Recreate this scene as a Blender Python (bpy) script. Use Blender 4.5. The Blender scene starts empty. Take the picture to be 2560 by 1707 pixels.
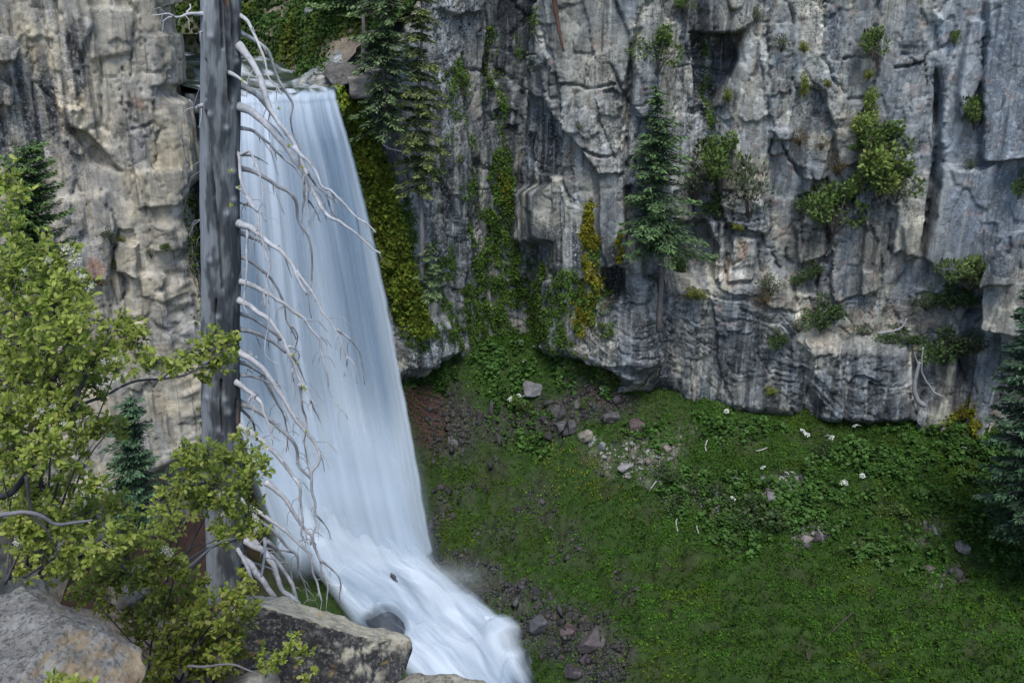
import bpy, math, random
import numpy as np
from mathutils import Vector, Matrix

random.seed(5)
rng = np.random.default_rng(11)
scene = bpy.context.scene
COL = scene.collection

# ------------------------------------------------------------------ camera, sky, sun, exposure
PITCH = math.radians(20.0)
CAM = np.array([0.0, 0.0, 36.0])
cam_data = bpy.data.cameras.new("camera")
cam = bpy.data.objects.new("camera", cam_data)
COL.objects.link(cam)
cam.location = CAM
cam.rotation_euler = (math.radians(90) - PITCH, 0, 0)
cam_data.lens = 35.0
cam_data.sensor_width = 36.0
cam_data.clip_end = 2000.0
cam_data.clip_start = 0.05
scene.camera = cam

SUN_ELEV, SUN_AZ = math.radians(60), math.radians(178)     # azimuth from +Y towards +X: behind and left of the camera
world = bpy.data.worlds.new("World")
scene.world = world
world.use_nodes = True
wn = world.node_tree.nodes
sky = wn.new("ShaderNodeTexSky")
sky.sky_type = 'NISHITA'
sky.sun_disc = False
sky.sun_elevation = SUN_ELEV
sky.sun_rotation = SUN_AZ
sky.altitude = 1500
sky.air_density = 1.0
sky.dust_density = 2.5
world.node_tree.links.new(sky.outputs[0], wn["Background"].inputs[0])
wn["Background"].inputs[1].default_value = 0.09

sun_data = bpy.data.lights.new("sun", 'SUN')
sun = bpy.data.objects.new("sun", sun_data)
COL.objects.link(sun)
sun_data.energy = 1.5
sun_data.angle = math.radians(24)
sun_data.color = (1.0, 0.97, 0.93)
sd = Vector((math.sin(SUN_AZ) * math.cos(SUN_ELEV), math.cos(SUN_AZ) * math.cos(SUN_ELEV), math.sin(SUN_ELEV)))
sun.rotation_euler = sd.to_track_quat('Z', 'Y').to_euler()

scene.cycles.max_bounces = 8
scene.cycles.diffuse_bounces = 2
scene.cycles.glossy_bounces = 2
scene.cycles.transmission_bounces = 3
scene.cycles.transparent_max_bounces = 16
scene.cycles.volume_bounces = 5
scene.view_settings.view_transform = 'Standard'
scene.view_settings.look = 'None'
scene.view_settings.gamma = 1.0
scene.view_settings.use_curve_mapping = False
scene.view_settings.exposure = 1.15

# ------------------------------------------------------------------ geometry of the view (photograph is 2560 x 1707)
FOC, CX, CY = 35.0 / 36.0 * 2560.0, 1280.0, 853.5
CT, ST = math.cos(PITCH), math.sin(PITCH)

def ray(u, v):
    a = (np.asarray(u, float) - CX) / FOC
    b = (CY - np.asarray(v, float)) / FOC
    a, b = np.broadcast_arrays(a, b)
    return np.stack([a, CT + b * ST, -ST + b * CT], -1)

def P(u, v, Y):
    d = ray(u, v)
    t = np.asarray(Y, float) / d[..., 1]
    return CAM + d * t[..., None]

def proj(x, y, z):
    dx, dy, dz = x - CAM[0], y - CAM[1], z - CAM[2]
    f = dy * CT - dz * ST
    up = dy * ST + dz * CT
    f = np.maximum(f, 0.1)
    return CX + FOC * dx / f, CY - FOC * up / f

# ------------------------------------------------------------------ noise
_G2 = np.stack([np.cos(np.arange(256) / 256 * 2 * np.pi), np.sin(np.arange(256) / 256 * 2 * np.pi)], -1)
_r3 = np.random.default_rng(3).normal(size=(256, 3))
_G3 = _r3 / np.linalg.norm(_r3, axis=1)[:, None]

def _hash(ix, iy, s, iz=0):
    h = (ix * 374761393 + iy * 668265263 + iz * 2147483647 + s * 144269504) & 0xffffffff
    h = ((h ^ (h >> 13)) * 1274126177) & 0xffffffff
    return h ^ (h >> 16)

def noise2(x, y, seed=0):
    x = np.asarray(x, float); y = np.asarray(y, float)
    x, y = np.broadcast_arrays(x, y)
    x0 = np.floor(x).astype(np.int64); y0 = np.floor(y).astype(np.int64)
    fx, fy = x - x0, y - y0
    sx = fx * fx * fx * (fx * (fx * 6 - 15) + 10); sy = fy * fy * fy * (fy * (fy * 6 - 15) + 10)
    def g(i, j):
        G = _G2[_hash(x0 + i, y0 + j, seed) & 255]
        return G[..., 0] * (fx - i) + G[..., 1] * (fy - j)
    a = g(0, 0) * (1 - sx) + g(1, 0) * sx
    b = g(0, 1) * (1 - sx) + g(1, 1) * sx
    return (a * (1 - sy) + b * sy) * 1.5

def fbm2(x, y, octv=4, seed=0, gain=0.5):
    s = 0; a = 1.0; t = 0
    for k in range(octv):
        s = s + a * noise2(x * 2 ** k, y * 2 ** k, seed + k * 17); t += a; a *= gain
    return s / t * 1.4

def noise3(p, seed=0):
    i0 = np.floor(p).astype(np.int64); f = p - i0
    s = f * f * f * (f * (f * 6 - 15) + 10)
    out = 0
    for dx in (0, 1):
        for dy in (0, 1):
            for dz in (0, 1):
                G = _G3[_hash(i0[..., 0] + dx, i0[..., 1] + dy, seed, i0[..., 2] + dz) & 255]
                val = G[..., 0] * (f[..., 0] - dx) + G[..., 1] * (f[..., 1] - dy) + G[..., 2] * (f[..., 2] - dz)
                w = (s[..., 0] if dx else 1 - s[..., 0]) * (s[..., 1] if dy else 1 - s[..., 1]) * (s[..., 2] if dz else 1 - s[..., 2])
                out = out + val * w
    return out * 1.6

def fbm3(p, octv=4, seed=0):
    s = 0; a = 1.0; t = 0
    for k in range(octv):
        s = s + a * noise3(p * 2 ** k, seed + 31 * k); t += a; a *= 0.5
    return s / t * 1.3

def cells(x, y, seed=0, jit=0.9, cheb=0.5):
    """jittered cells: returns border distance, random triple per cell, offset from the cell centre"""
    x0 = np.floor(x).astype(np.int64); y0 = np.floor(y).astype(np.int64)
    f1 = np.full(x.shape, 9.0); f2 = np.full(x.shape, 9.0)
    hid = np.zeros(x.shape, np.int64); ox = np.zeros(x.shape); oy = np.zeros(x.shape)
    for i in (-1, 0, 1):
        for j in (-1, 0, 1):
            h = _hash(x0 + i, y0 + j, seed)
            px = x0 + i + 0.5 + jit * ((h & 1023) / 1023 - 0.5)
            py = y0 + j + 0.5 + jit * (((h >> 10) & 1023) / 1023 - 0.5)
            ax, ay = np.abs(x - px), np.abs(y - py)
            d = (1 - cheb) * np.sqrt(ax * ax + ay * ay) + cheb * np.maximum(ax, ay)
            c = d < f1
            f2 = np.where(c, f1, np.minimum(f2, d)); f1 = np.where(c, d, f1)
            hid = np.where(c, h, hid); ox = np.where(c, x - px, ox); oy = np.where(c, y - py, oy)
    r = lambda k: ((_hash(hid & 0xffff, hid >> 16, seed + 91 + k) & 4095) / 2047.5 - 1)
    return f2 - f1, (r(0), r(1), r(2)), (ox, oy)

def sstep(a, b, x):
    t = np.clip((x - a) / (b - a), 0, 1)
    return t * t * (3 - 2 * t)

def lerp(a, b, t):
    return a + (b - a) * t

def mixc(c, col, w):
    return c + (np.asarray(col) - c) * np.clip(w, 0, 1)[..., None]

def ell(u, v, lst, soft=0.5):
    m = np.zeros(np.shape(u))
    for e in lst:
        cx, cy, rx, ry, w = e[:5]
        d = ((u - cx) / rx) ** 2 + ((v - cy) / ry) ** 2
        m = np.maximum(m, w * (1 - sstep(1 - soft, 1 + soft, d)))
    return m

def inpoly(u, v, poly, edge):
    """soft inside weight of a polygon given in photograph pixels"""
    p = np.asarray(poly, float)
    out = np.zeros(u.shape)
    sel = (u > p[:, 0].min() - edge) & (u < p[:, 0].max() + edge) & (v > p[:, 1].min() - edge) & (v < p[:, 1].max() + edge)
    if not sel.any():
        return out
    x, y = u[sel], v[sel]
    ins = np.zeros(x.shape, bool); d = np.full(x.shape, 1e9)
    for i in range(len(p)):
        a, b = p[i], p[(i + 1) % len(p)]
        ab = b - a
        t = np.clip(((x - a[0]) * ab[0] + (y - a[1]) * ab[1]) / (ab @ ab), 0, 1)
        d = np.minimum(d, np.hypot(x - a[0] - t * ab[0], y - a[1] - t * ab[1]))
        c = ((a[1] > y) != (b[1] > y)) & (x < (b[0] - a[0]) * (y - a[1]) / (b[1] - a[1] + 1e-9) + a[0])
        ins ^= c
    out[sel] = sstep(-edge, edge, np.where(ins, d, -d))
    return out

def strokes(u, v, lines):
    """soft weight of polylines (points, half width)"""
    m = np.zeros(np.shape(u))
    for pts, w in lines:
        p = np.asarray(pts, float)
        for a, b in zip(p[:-1], p[1:]):
            ab = b - a
            t = np.clip(((u - a[0]) * ab[0] + (v - a[1]) * ab[1]) / (ab @ ab + 1e-9), 0, 1)
            d = np.hypot(u - a[0] - t * ab[0], v - a[1] - t * ab[1])
            m = np.maximum(m, 1 - sstep(w * 0.35, w, d))
    return m

# ------------------------------------------------------------------ mesh helpers
def make_mesh(name, V, F, mat, col=None, msk=None, uv=None, smooth=True):
    """F: one int array (n,3|4) or a list of such arrays"""
    me = bpy.data.meshes.new(name)
    V = np.asarray(V, np.float32)
    Fs = F if isinstance(F, list) else [F]
    Fs = [np.asarray(f, np.int32) for f in Fs if len(f)]
    idx = np.concatenate([f.ravel() for f in Fs])
    tot = np.concatenate([np.full(len(f), f.shape[1], np.int32) for f in Fs])
    st = np.concatenate([[0], np.cumsum(tot)[:-1]]).astype(np.int32)
    me.vertices.add(len(V)); me.vertices.foreach_set("co", V.ravel())
    me.loops.add(len(idx)); me.loops.foreach_set("vertex_index", idx)
    me.polygons.add(len(tot)); me.polygons.foreach_set("loop_start", st); me.polygons.foreach_set("loop_total", tot)
    if smooth:
        me.polygons.foreach_set("use_smooth", np.ones(len(tot), bool))
    me.update(calc_edges=True)
    for nm, c in (("Col", col), ("Msk", msk)):
        if c is not None:
            c = np.asarray(c, np.float32)
            if c.shape[1] == 3:
                c = np.concatenate([c, np.ones((len(c), 1), np.float32)], 1)
            at = me.color_attributes.new(nm, 'FLOAT_COLOR', 'POINT')
            at.data.foreach_set("color", np.ascontiguousarray(c).ravel())
    if uv is not None:
        l = me.uv_layers.new(name="UVMap")
        l.data.foreach_set("uv", np.asarray(uv, np.float32)[idx].ravel())
    me.materials.append(mat)
    return me

def link(name, me, parent=None, loc=None):
    o = bpy.data.objects.new(name, me)
    COL.objects.link(o)
    if parent is not None:
        o.parent = parent
    if loc is not None:
        o.location = loc
    return o

def tag(o, label=None, cat=None, group=None, kind=None):
    if label: o["label"] = label
    if cat: o["category"] = cat
    if group: o["group"] = group
    if kind: o["kind"] = kind
    return o

def thing(name, label, cat, loc=(0, 0, 0), group=None):
    return tag(link(name, None, loc=loc), label, cat, group)

def grid_faces(nr, nc):
    i = np.arange(nr - 1)[:, None] * nc + np.arange(nc - 1)[None, :]
    i = i.ravel()
    return np.stack([i, i + 1, i + nc + 1, i + nc], 1)

class Buf:
    """collects pieces with colours into one mesh"""
    def __init__(s):
        s.V, s.F, s.C, s.n = [], [], [], 0
    def add(s, V, F, C):
        s.V.append(V); s.C.append(np.broadcast_to(np.asarray(C, float), (len(V), 3)))
        for f in (F if isinstance(F, list) else [F]):
            s.F.append(np.asarray(f) + s.n)
        s.n += len(V)
    def build(s, name, mat, parent=None, loc=None, smooth=True):
        V = np.concatenate(s.V)
        if loc is not None:
            V = V - np.asarray(loc)
        me = make_mesh(name, V, s.F, mat, np.concatenate(s.C), smooth=smooth)
        return link(name, me, parent)

def tube(pts, rad, sides=8, cap=True):
    pts = np.asarray(pts, float); rad = np.asarray(rad, float)
    n = len(pts)
    T = np.gradient(pts, axis=0); T /= np.linalg.norm(T, axis=1)[:, None] + 1e-9
    ref = np.array([0.0, 1.0, 0.0])
    A = np.cross(T, ref)
    bad = np.linalg.norm(A, axis=1) < 0.15
    A[bad] = np.cross(T[bad], np.array([1.0, 0, 0]))
    A /= np.linalg.norm(A, axis=1)[:, None]
    B = np.cross(T, A)
    th = np.arange(sides) / sides * 2 * np.pi
    V = pts[:, None, :] + rad[:, None, None] * (np.cos(th)[None, :, None] * A[:, None, :] + np.sin(th)[None, :, None] * B[:, None, :])
    i = np.arange(n - 1)[:, None] * sides; k = np.arange(sides)[None, :]
    F = np.stack([i + k, i + (k + 1) % sides, i + sides + (k + 1) % sides, i + sides + k], -1).reshape(-1, 4)
    V = V.reshape(-1, 3)
    if cap:
        V = np.concatenate([V, pts[:1] - T[:1] * rad[0] * 0.3, pts[-1:] + T[-1:] * rad[-1] * 0.8])
        c0, c1 = n * sides, n * sides + 1
        kk = np.arange(sides)
        t0 = np.stack([np.full(sides, c0), (kk + 1) % sides, kk], 1)
        t1 = np.stack([np.full(sides, c1), (n - 1) * sides + kk, (n - 1) * sides + (kk + 1) % sides], 1)
        return V, [F, np.concatenate([t0, t1])]
    return V, [F]

def spline(pts, step):
    """Catmull-Rom resample"""
    p = np.asarray(pts, float)
    q = np.concatenate([2 * p[:1] - p[1:2], p, 2 * p[-1:] - p[-2:-1]])
    out = []
    for i in range(1, len(q) - 2):
        n = max(2, int(np.linalg.norm(q[i + 1] - q[i]) / step))
        t = (np.arange(n) / n)[:, None]
        out.append(0.5 * (2 * q[i] + (q[i + 1] - q[i - 1]) * t + (2 * q[i - 1] - 5 * q[i] + 4 * q[i + 1] - q[i + 2]) * t ** 2
                          + (3 * q[i] - q[i - 1] - 3 * q[i + 1] + q[i + 2]) * t ** 3))
    out.append(p[-1:])
    return np.concatenate(out)

def leaf_cards(C, D, N, L, W, col, fold=0.25, six=False):
    """one small bent leaf per centre C: along D, facing N, length L, width W"""
    n = len(C)
    D = D / (np.linalg.norm(D, axis=1)[:, None] + 1e-9)
    S = np.cross(D, N); S /= np.linalg.norm(S, axis=1)[:, None] + 1e-9
    N2 = np.cross(S, D)
    L = np.broadcast_to(np.asarray(L, float), (n,))[:, None]; W = np.broadcast_to(np.asarray(W, float), (n,))[:, None]
    if not six:
        a = C - D * L * 0.5; b = C + S * W * 0.5 + N2 * W * fold * 0.5; c = C + D * L * 0.5 - N2 * L * 0.08; d = C - S * W * 0.5 + N2 * W * fold * 0.5
        V = np.stack([a, b, c, d], 1).reshape(-1, 3)
        i = np.arange(n)[:, None] * 4
        F = np.concatenate([i + np.array([[0, 1, 2]]), i + np.array([[0, 2, 3]])])
        k = 4
    else:
        base = C - D * L * 0.5
        prof = [(0.0, 0.0), (0.3, 0.34), (0.62, 0.5), (0.86, 0.34)]
        vs = [base]
        for t, w in prof[1:]:
            m = base + D * L * t - N2 * L * 0.16 * t * t
            vs += [m + S * W * w + N2 * W * w * fold, m - N2 * 0, m - S * W * w + N2 * W * w * fold]
        vs.append(base + D * L - N2 * L * 0.18)
        V = np.stack(vs, 1).reshape(-1, 3)
        i = np.arange(n)[:, None] * 11
        tri = [[0, 1, 2], [0, 2, 3], [1, 4, 5], [1, 5, 2], [2, 5, 6], [2, 6, 3], [4, 7, 8], [4, 8, 5], [5, 8, 9], [5, 9, 6], [7, 10, 8], [8, 10, 9]]
        F = np.concatenate([i + np.array([t]) for t in tri])
        k = 11
    return V, F, np.repeat(np.broadcast_to(col, (n, 3)), k, 0)

def rand_dirs(n, r=rng):
    d = r.normal(size=(n, 3))
    return d / np.linalg.norm(d, axis=1)[:, None]

# ------------------------------------------------------------------ materials
def new_mat(name):
    m = bpy.data.materials.new(name); m.use_nodes = True
    nt = m.node_tree
    return m, nt, nt.nodes, nt.links, nt.nodes["Principled BSDF"]

def noise_node(nt, scale, detail=6, rough=0.6, vec=None):
    n = nt.nodes.new("ShaderNodeTexNoise")
    n.inputs["Scale"].default_value = scale; n.inputs["Detail"].default_value = detail; n.inputs["Roughness"].default_value = rough
    if vec is not None:
        nt.links.new(vec, n.inputs["Vector"])
    return n

def math_node(nt, op, a, b=None, c=None, clamp=False):
    n = nt.nodes.new("ShaderNodeMath"); n.operation = op; n.use_clamp = clamp
    for i, x in enumerate((a, b, c)):
        if x is None: continue
        if isinstance(x, (int, float)): n.inputs[i].default_value = x
        else: nt.links.new(x, n.inputs[i])
    return n.outputs[0]

def map_range(nt, x, a, b, c, d):
    n = nt.nodes.new("ShaderNodeMapRange"); n.clamp = True
    nt.links.new(x, n.inputs[0])
    for i, q in enumerate((a, b, c, d)): n.inputs[i + 1].default_value = q
    return n.outputs[0]

def mix_rgb(nt, fac, a, b, mode='MIX'):
    n = nt.nodes.new("ShaderNodeMix"); n.data_type = 'RGBA'; n.blend_type = mode
    for sock, x in ((n.inputs[0], fac), (n.inputs[6], a), (n.inputs[7], b)):
        if isinstance(x, (int, float)): sock.default_value = x
        elif isinstance(x, tuple): sock.default_value = x + (1,) if len(x) == 3 else x
        else: nt.links.new(x, sock)
    return n.outputs[2]

def attr(nt, name):
    n = nt.nodes.new("ShaderNodeAttribute"); n.attribute_name = name
    return n

def rock_material(name, s1=1.6, s2=9.0, bump=0.35, bdist=0.06, dark=(0.018, 0.02, 0.02), lime=(0.5, 0.52, 0.53), crack=0.0, pale=(0.43, 0.435, 0.41)):
    """Col gives the stone's colour; Msk red = black lichen speckle, green = pale lime speckle, blue = wetness"""
    m, nt, N, L, bs = new_mat(name)
    tc = N.new("ShaderNodeTexCoord").outputs["Object"]
    c = attr(nt, "Col").outputs["Color"]
    k = N.new("ShaderNodeSeparateColor"); L.new(attr(nt, "Msk").outputs["Color"], k.inputs[0])
    n1 = noise_node(nt, s1, 8, 0.68, tc); n2 = noise_node(nt, s2, 6, 0.7, tc)
    var = map_range(nt, n1.outputs[0], 0.3, 0.7, 0.62, 1.38)
    g = N.new("ShaderNodeCombineColor")
    for i in range(3): L.new(var, g.inputs[i])
    c = mix_rgb(nt, 1.0, c, g.outputs[0], 'MULTIPLY')
    sp = math_node(nt, 'MULTIPLY', map_range(nt, n2.outputs[0], 0.5, 0.58, 0, 1), k.outputs[0])
    c = mix_rgb(nt, sp, c, dark)
    mp = N.new("ShaderNodeMapping"); mp.inputs["Location"].default_value = (7.3, 2.1, 5.5); L.new(tc, mp.inputs[0])
    n3 = noise_node(nt, s2 * 0.8, 6, 0.7, mp.outputs[0])
    lp = math_node(nt, 'MULTIPLY', map_range(nt, n3.outputs[0], 0.53, 0.61, 0, 1), k.outputs[1])
    c = mix_rgb(nt, lp, c, lime)
    L.new(c, bs.inputs["Base Color"])
    L.new(map_range(nt, k.outputs[2], 0, 1, 0.92, 0.38), bs.inputs["Roughness"])
    bs.inputs["Specular IOR Level"].default_value = 0.25
    b = N.new("ShaderNodeBump"); b.inputs["Strength"].default_value = bump; b.inputs["Distance"].default_value = bdist
    hsum = math_node(nt, 'ADD', n1.outputs[0], math_node(nt, 'MULTIPLY', n2.outputs[0], 0.45))
    if crack:
        wv = N.new("ShaderNodeVectorMath"); wv.operation = 'MULTIPLY_ADD'
        L.new(n1.outputs[1], wv.inputs[0]); wv.inputs[1].default_value = (0.5 / crack * 1.6,) * 3
        mpc = N.new("ShaderNodeMapping"); mpc.inputs["Scale"].default_value = (1.25, 1.0, 0.62); L.new(tc, mpc.inputs[0]); L.new(mpc.outputs[0], wv.inputs[2])
        vo = N.new("ShaderNodeTexVoronoi"); vo.feature = 'DISTANCE_TO_EDGE'; vo.inputs["Scale"].default_value = crack; L.new(wv.outputs[0], vo.inputs["Vector"])
        vc = N.new("ShaderNodeTexVoronoi"); vc.feature = 'F1'; vc.inputs["Scale"].default_value = crack; L.new(wv.outputs[0], vc.inputs["Vector"])
        sc_ = N.new("ShaderNodeSeparateColor"); L.new(vc.outputs["Color"], sc_.inputs[0])
        hsum = math_node(nt, 'ADD', hsum, map_range(nt, vo.outputs[0], 0.0, 0.05, -0.55, 0.0))
        hsum = math_node(nt, 'ADD', hsum, math_node(nt, 'MULTIPLY', sc_.outputs[0], 0.55))
        g2 = N.new("ShaderNodeCombineColor"); tv = map_range(nt, sc_.outputs[1], 0, 1, 0.78, 1.22)
        for i in range(3): L.new(tv, g2.inputs[i])
        c = mix_rgb(nt, 1.0, c, g2.outputs[0], 'MULTIPLY')
        mps = N.new("ShaderNodeMapping"); mps.inputs["Scale"].default_value = (3.2, 3.2, 0.20); L.new(tc, mps.inputs[0])
        ns = noise_node(nt, 1.0, 5, 0.6, mps.outputs[0])
        c = mix_rgb(nt, map_range(nt, ns.outputs[0], 0.56, 0.66, 0.0, 0.62), c, (0.055, 0.058, 0.062))
        c = mix_rgb(nt, map_range(nt, ns.outputs[0], 0.43, 0.33, 0.0, 0.45), c, pale)
        L.new(c, bs.inputs["Base Color"])
    L.new(hsum, b.inputs["Height"]); L.new(b.outputs[0], bs.inputs["Normal"])
    return m

def leaf_material(name, trans=0.35, rough=0.55, var=0.0, spec=0.25):
    m, nt, N, L, bs = new_mat(name)
    c = attr(nt, "Col").outputs["Color"]
    if var:
        oi = N.new("ShaderNodeObjectInfo").outputs["Random"]
        hs = N.new("ShaderNodeHueSaturation"); L.new(c, hs.inputs["Color"])
        L.new(map_range(nt, oi, 0, 1, 1 - var, 1 + var), hs.inputs["Value"])
        c = hs.outputs[0]
    L.new(c, bs.inputs["Base Color"]); bs.inputs["Roughness"].default_value = rough
    bs.inputs["Specular IOR Level"].default_value = spec
    t = N.new("ShaderNodeBsdfTranslucent"); L.new(c, t.inputs[0])
    mx = N.new("ShaderNodeMixShader"); mx.inputs[0].default_value = trans
    L.new(bs.outputs[0], mx.inputs[1]); L.new(t.outputs[0], mx.inputs[2])
    L.new(mx.outputs[0], N["Material Output"].inputs[0])
    return m

def wood_material(name, s=14.0, bump=0.5, stretch=0.08, lo=0.6, hi=1.35):
    m, nt, N, L, bs = new_mat(name)
    tc = N.new("ShaderNodeTexCoord").outputs["Object"]
    mp = N.new("ShaderNodeMapping"); mp.inputs["Scale"].default_value = (1, 1, stretch); L.new(tc, mp.inputs[0])
    n = noise_node(nt, s, 6, 0.65, mp.outputs[0])
    var = map_range(nt, n.outputs[0], 0.3, 0.7, lo, hi)
    g = N.new("ShaderNodeCombineColor")
    for i in range(3): L.new(var, g.inputs[i])
    L.new(mix_rgb(nt, 1.0, attr(nt, "Col").outputs["Color"], g.outputs[0], 'MULTIPLY'), bs.inputs["Base Color"])
    bs.inputs["Roughness"].default_value = 0.8; bs.inputs["Specular IOR Level"].default_value = 0.2
    b = N.new("ShaderNodeBump"); b.inputs["Strength"].default_value = bump; b.inputs["Distance"].default_value = 0.02
    L.new(n.outputs[0], b.inputs["Height"]); L.new(b.outputs[0], bs.inputs["Normal"])
    return m

def water_material(name, sx, sy, lo=0.25, hi=1.0, thread=2.0, tint=(0.74, 0.82, 0.90), dark=(0.24, 0.335, 0.44)):
    """white water: Col red = cover, green = whiteness; fine threads follow the flow through the UV map"""
    m, nt, N, L, bs = new_mat(name)
    uv = N.new("ShaderNodeUVMap").outputs[0]
    mp = N.new("ShaderNodeMapping"); mp.inputs["Scale"].default_value = (sx, sy, 1); L.new(uv, mp.inputs[0])
    n = noise_node(nt, 1.0, 5, 0.6, mp.outputs[0])
    mp2 = N.new("ShaderNodeMapping"); mp2.inputs["Scale"].default_value = (sx * 0.25, sy * 0.7, 1); mp2.inputs["Location"].default_value = (3.1, 7.7, 0); L.new(uv, mp2.inputs[0])
    n2 = noise_node(nt, 1.0, 3, 0.55, mp2.outputs[0])
    k = N.new("ShaderNodeSeparateColor"); L.new(attr(nt, "Col").outputs["Color"], k.inputs[0])
    thr = map_range(nt, math_node(nt, 'ADD', math_node(nt, 'MULTIPLY', n.outputs[0], 0.5), math_node(nt, 'MULTIPLY', n2.outputs[0], 0.5)), 0.36, 0.62, 0, 1)
    # cover: threads matter where cover is thin, vanish where it is full
    inv = math_node(nt, 'SUBTRACT', 1.0, k.outputs[0])
    al = math_node(nt, 'SUBTRACT', math_node(nt, 'MULTIPLY', k.outputs[0], 1.9), math_node(nt, 'MULTIPLY', math_node(nt, 'SUBTRACT', 1.0, thr), math_node(nt, 'MULTIPLY', inv, thread)), clamp=True)
    wh = math_node(nt, 'MULTIPLY', k.outputs[1], map_range(nt, thr, 0, 1, lo, hi), clamp=True)
    c = mix_rgb(nt, wh, dark, tint)
    L.new(c, bs.inputs["Base Color"]); bs.inputs["Roughness"].default_value = 0.6
    bs.inputs["Specular IOR Level"].default_value = 0.2
    tl = N.new("ShaderNodeBsdfTranslucent"); L.new(c, tl.inputs[0])
    mx = N.new("ShaderNodeMixShader"); mx.inputs[0].default_value = 0.3
    L.new(bs.outputs[0], mx.inputs[1]); L.new(tl.outputs[0], mx.inputs[2])
    tr = N.new("ShaderNodeBsdfTransparent")
    mo = N.new("ShaderNodeMixShader"); L.new(al, mo.inputs[0]); L.new(tr.outputs[0], mo.inputs[1]); L.new(mx.outputs[0], mo.inputs[2])
    L.new(mo.outputs[0], N["Material Output"].inputs[0])
    return m

def mist_material(name):
    m, nt, N, L, bs = new_mat(name)
    k = N.new("ShaderNodeSeparateColor"); L.new(attr(nt, "Col").outputs["Color"], k.inputs[0])
    d = N.new("ShaderNodeBsdfDiffuse"); d.inputs[0].default_value = (0.68, 0.79, 0.90, 1)
    tl = N.new("ShaderNodeBsdfTranslucent"); tl.inputs[0].default_value = (0.68, 0.79, 0.90, 1)
    a = N.new("ShaderNodeMixShader"); a.inputs[0].default_value = 0.4; L.new(d.outputs[0], a.inputs[1]); L.new(tl.outputs[0], a.inputs[2])
    t = N.new("ShaderNodeBsdfTransparent"); mo = N.new("ShaderNodeMixShader")
    L.new(k.outputs[0], mo.inputs[0]); L.new(t.outputs[0], mo.inputs[1]); L.new(a.outputs[0], mo.inputs[2]); L.new(mo.outputs[0], N["Material Output"].inputs[0])
    return m

M_MIST = mist_material("fine_spray")
M_ROCK = rock_material("weathered_grey_stone", crack=2.2, bump=0.55, bdist=0.07)
M_ROCK_TAN = rock_material("weathered_tan_stone", s1=1.9, s2=10, crack=1.9, bump=0.5, bdist=0.05, pale=(0.54, 0.48, 0.36))
M_BOULDER = rock_material("lichen_boulder_stone", s1=5.0, s2=26.0, bump=0.6, bdist=0.03, dark=(0.012, 0.013, 0.014), lime=(0.42, 0.42, 0.38))
M_SOIL = rock_material("mossy_soil", s1=2.4, s2=14.0, bump=0.6, bdist=0.08, dark=(0.012, 0.012, 0.010), lime=(0.30, 0.29, 0.27))
M_LEAF = leaf_material("far_leaves", 0.3)
M_MOSS = leaf_material("moss_fronds", 0.25, 0.8, spec=0.1)
M_NEEDLE = leaf_material("conifer_needles", 0.15, 0.6)
M_BUSHLEAF = leaf_material("bush_leaf", 0.5, 0.5, var=0.22)
M_PETAL = leaf_material("white_petals", 0.4, 0.7)
M_BARK = wood_material("tree_bark", 8.0, 0.6, 0.3)
M_SNAG = wood_material("silver_dead_wood", 60.0, 0.25, 0.03, 0.78, 1.2)
M_STICK = wood_material("bleached_branch_wood", 18.0, 0.5, 1.0, 0.72, 1.22)
M_FALL = water_material("falling_white_water", 10, 0.7, 0.6)
M_RAPID = water_material("foaming_white_water", 8, 1.6, 0.66, 1.0, 0.9)

import bmesh
# ================================================================== BACK CLIFF
def plan_curve(ctrl, step_fine, lo, hi, step_coarse):
    c = np.array(ctrl, float)
    k = (c[:, 1] / (CT + (CY - 500) / FOC * ST))
    xy = np.stack([(c[:, 0] - CX) / FOC * k, c[:, 1]], 1)
    p = spline(xy, 0.02)
    s = np.concatenate([[0], np.cumsum(np.linalg.norm(np.diff(p, axis=0), axis=1))])
    u = CX + FOC * p[:, 0] / (p[:, 1] / (CT + (CY - 500) / FOC * ST))
    want = [0.0]
    while want[-1] < s[-1]:
        uu = np.interp(want[-1], s, u)
        want.append(want[-1] + (step_fine if lo < uu < hi else step_coarse))
    w = np.array(want)
    x, y = np.interp(w, s, p[:, 0]), np.interp(w, s, p[:, 1])
    ker = np.ones(9) / 9
    tx, ty = np.gradient(x), np.gradient(y)
    nx, ny = ty, -tx
    nx = np.convolve(np.pad(nx, 4, 'edge'), ker, 'valid'); ny = np.convolve(np.pad(ny, 4, 'edge'), ker, 'valid')
    l = np.hypot(nx, ny)
    return w, x, y, nx / l, ny / l

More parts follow.
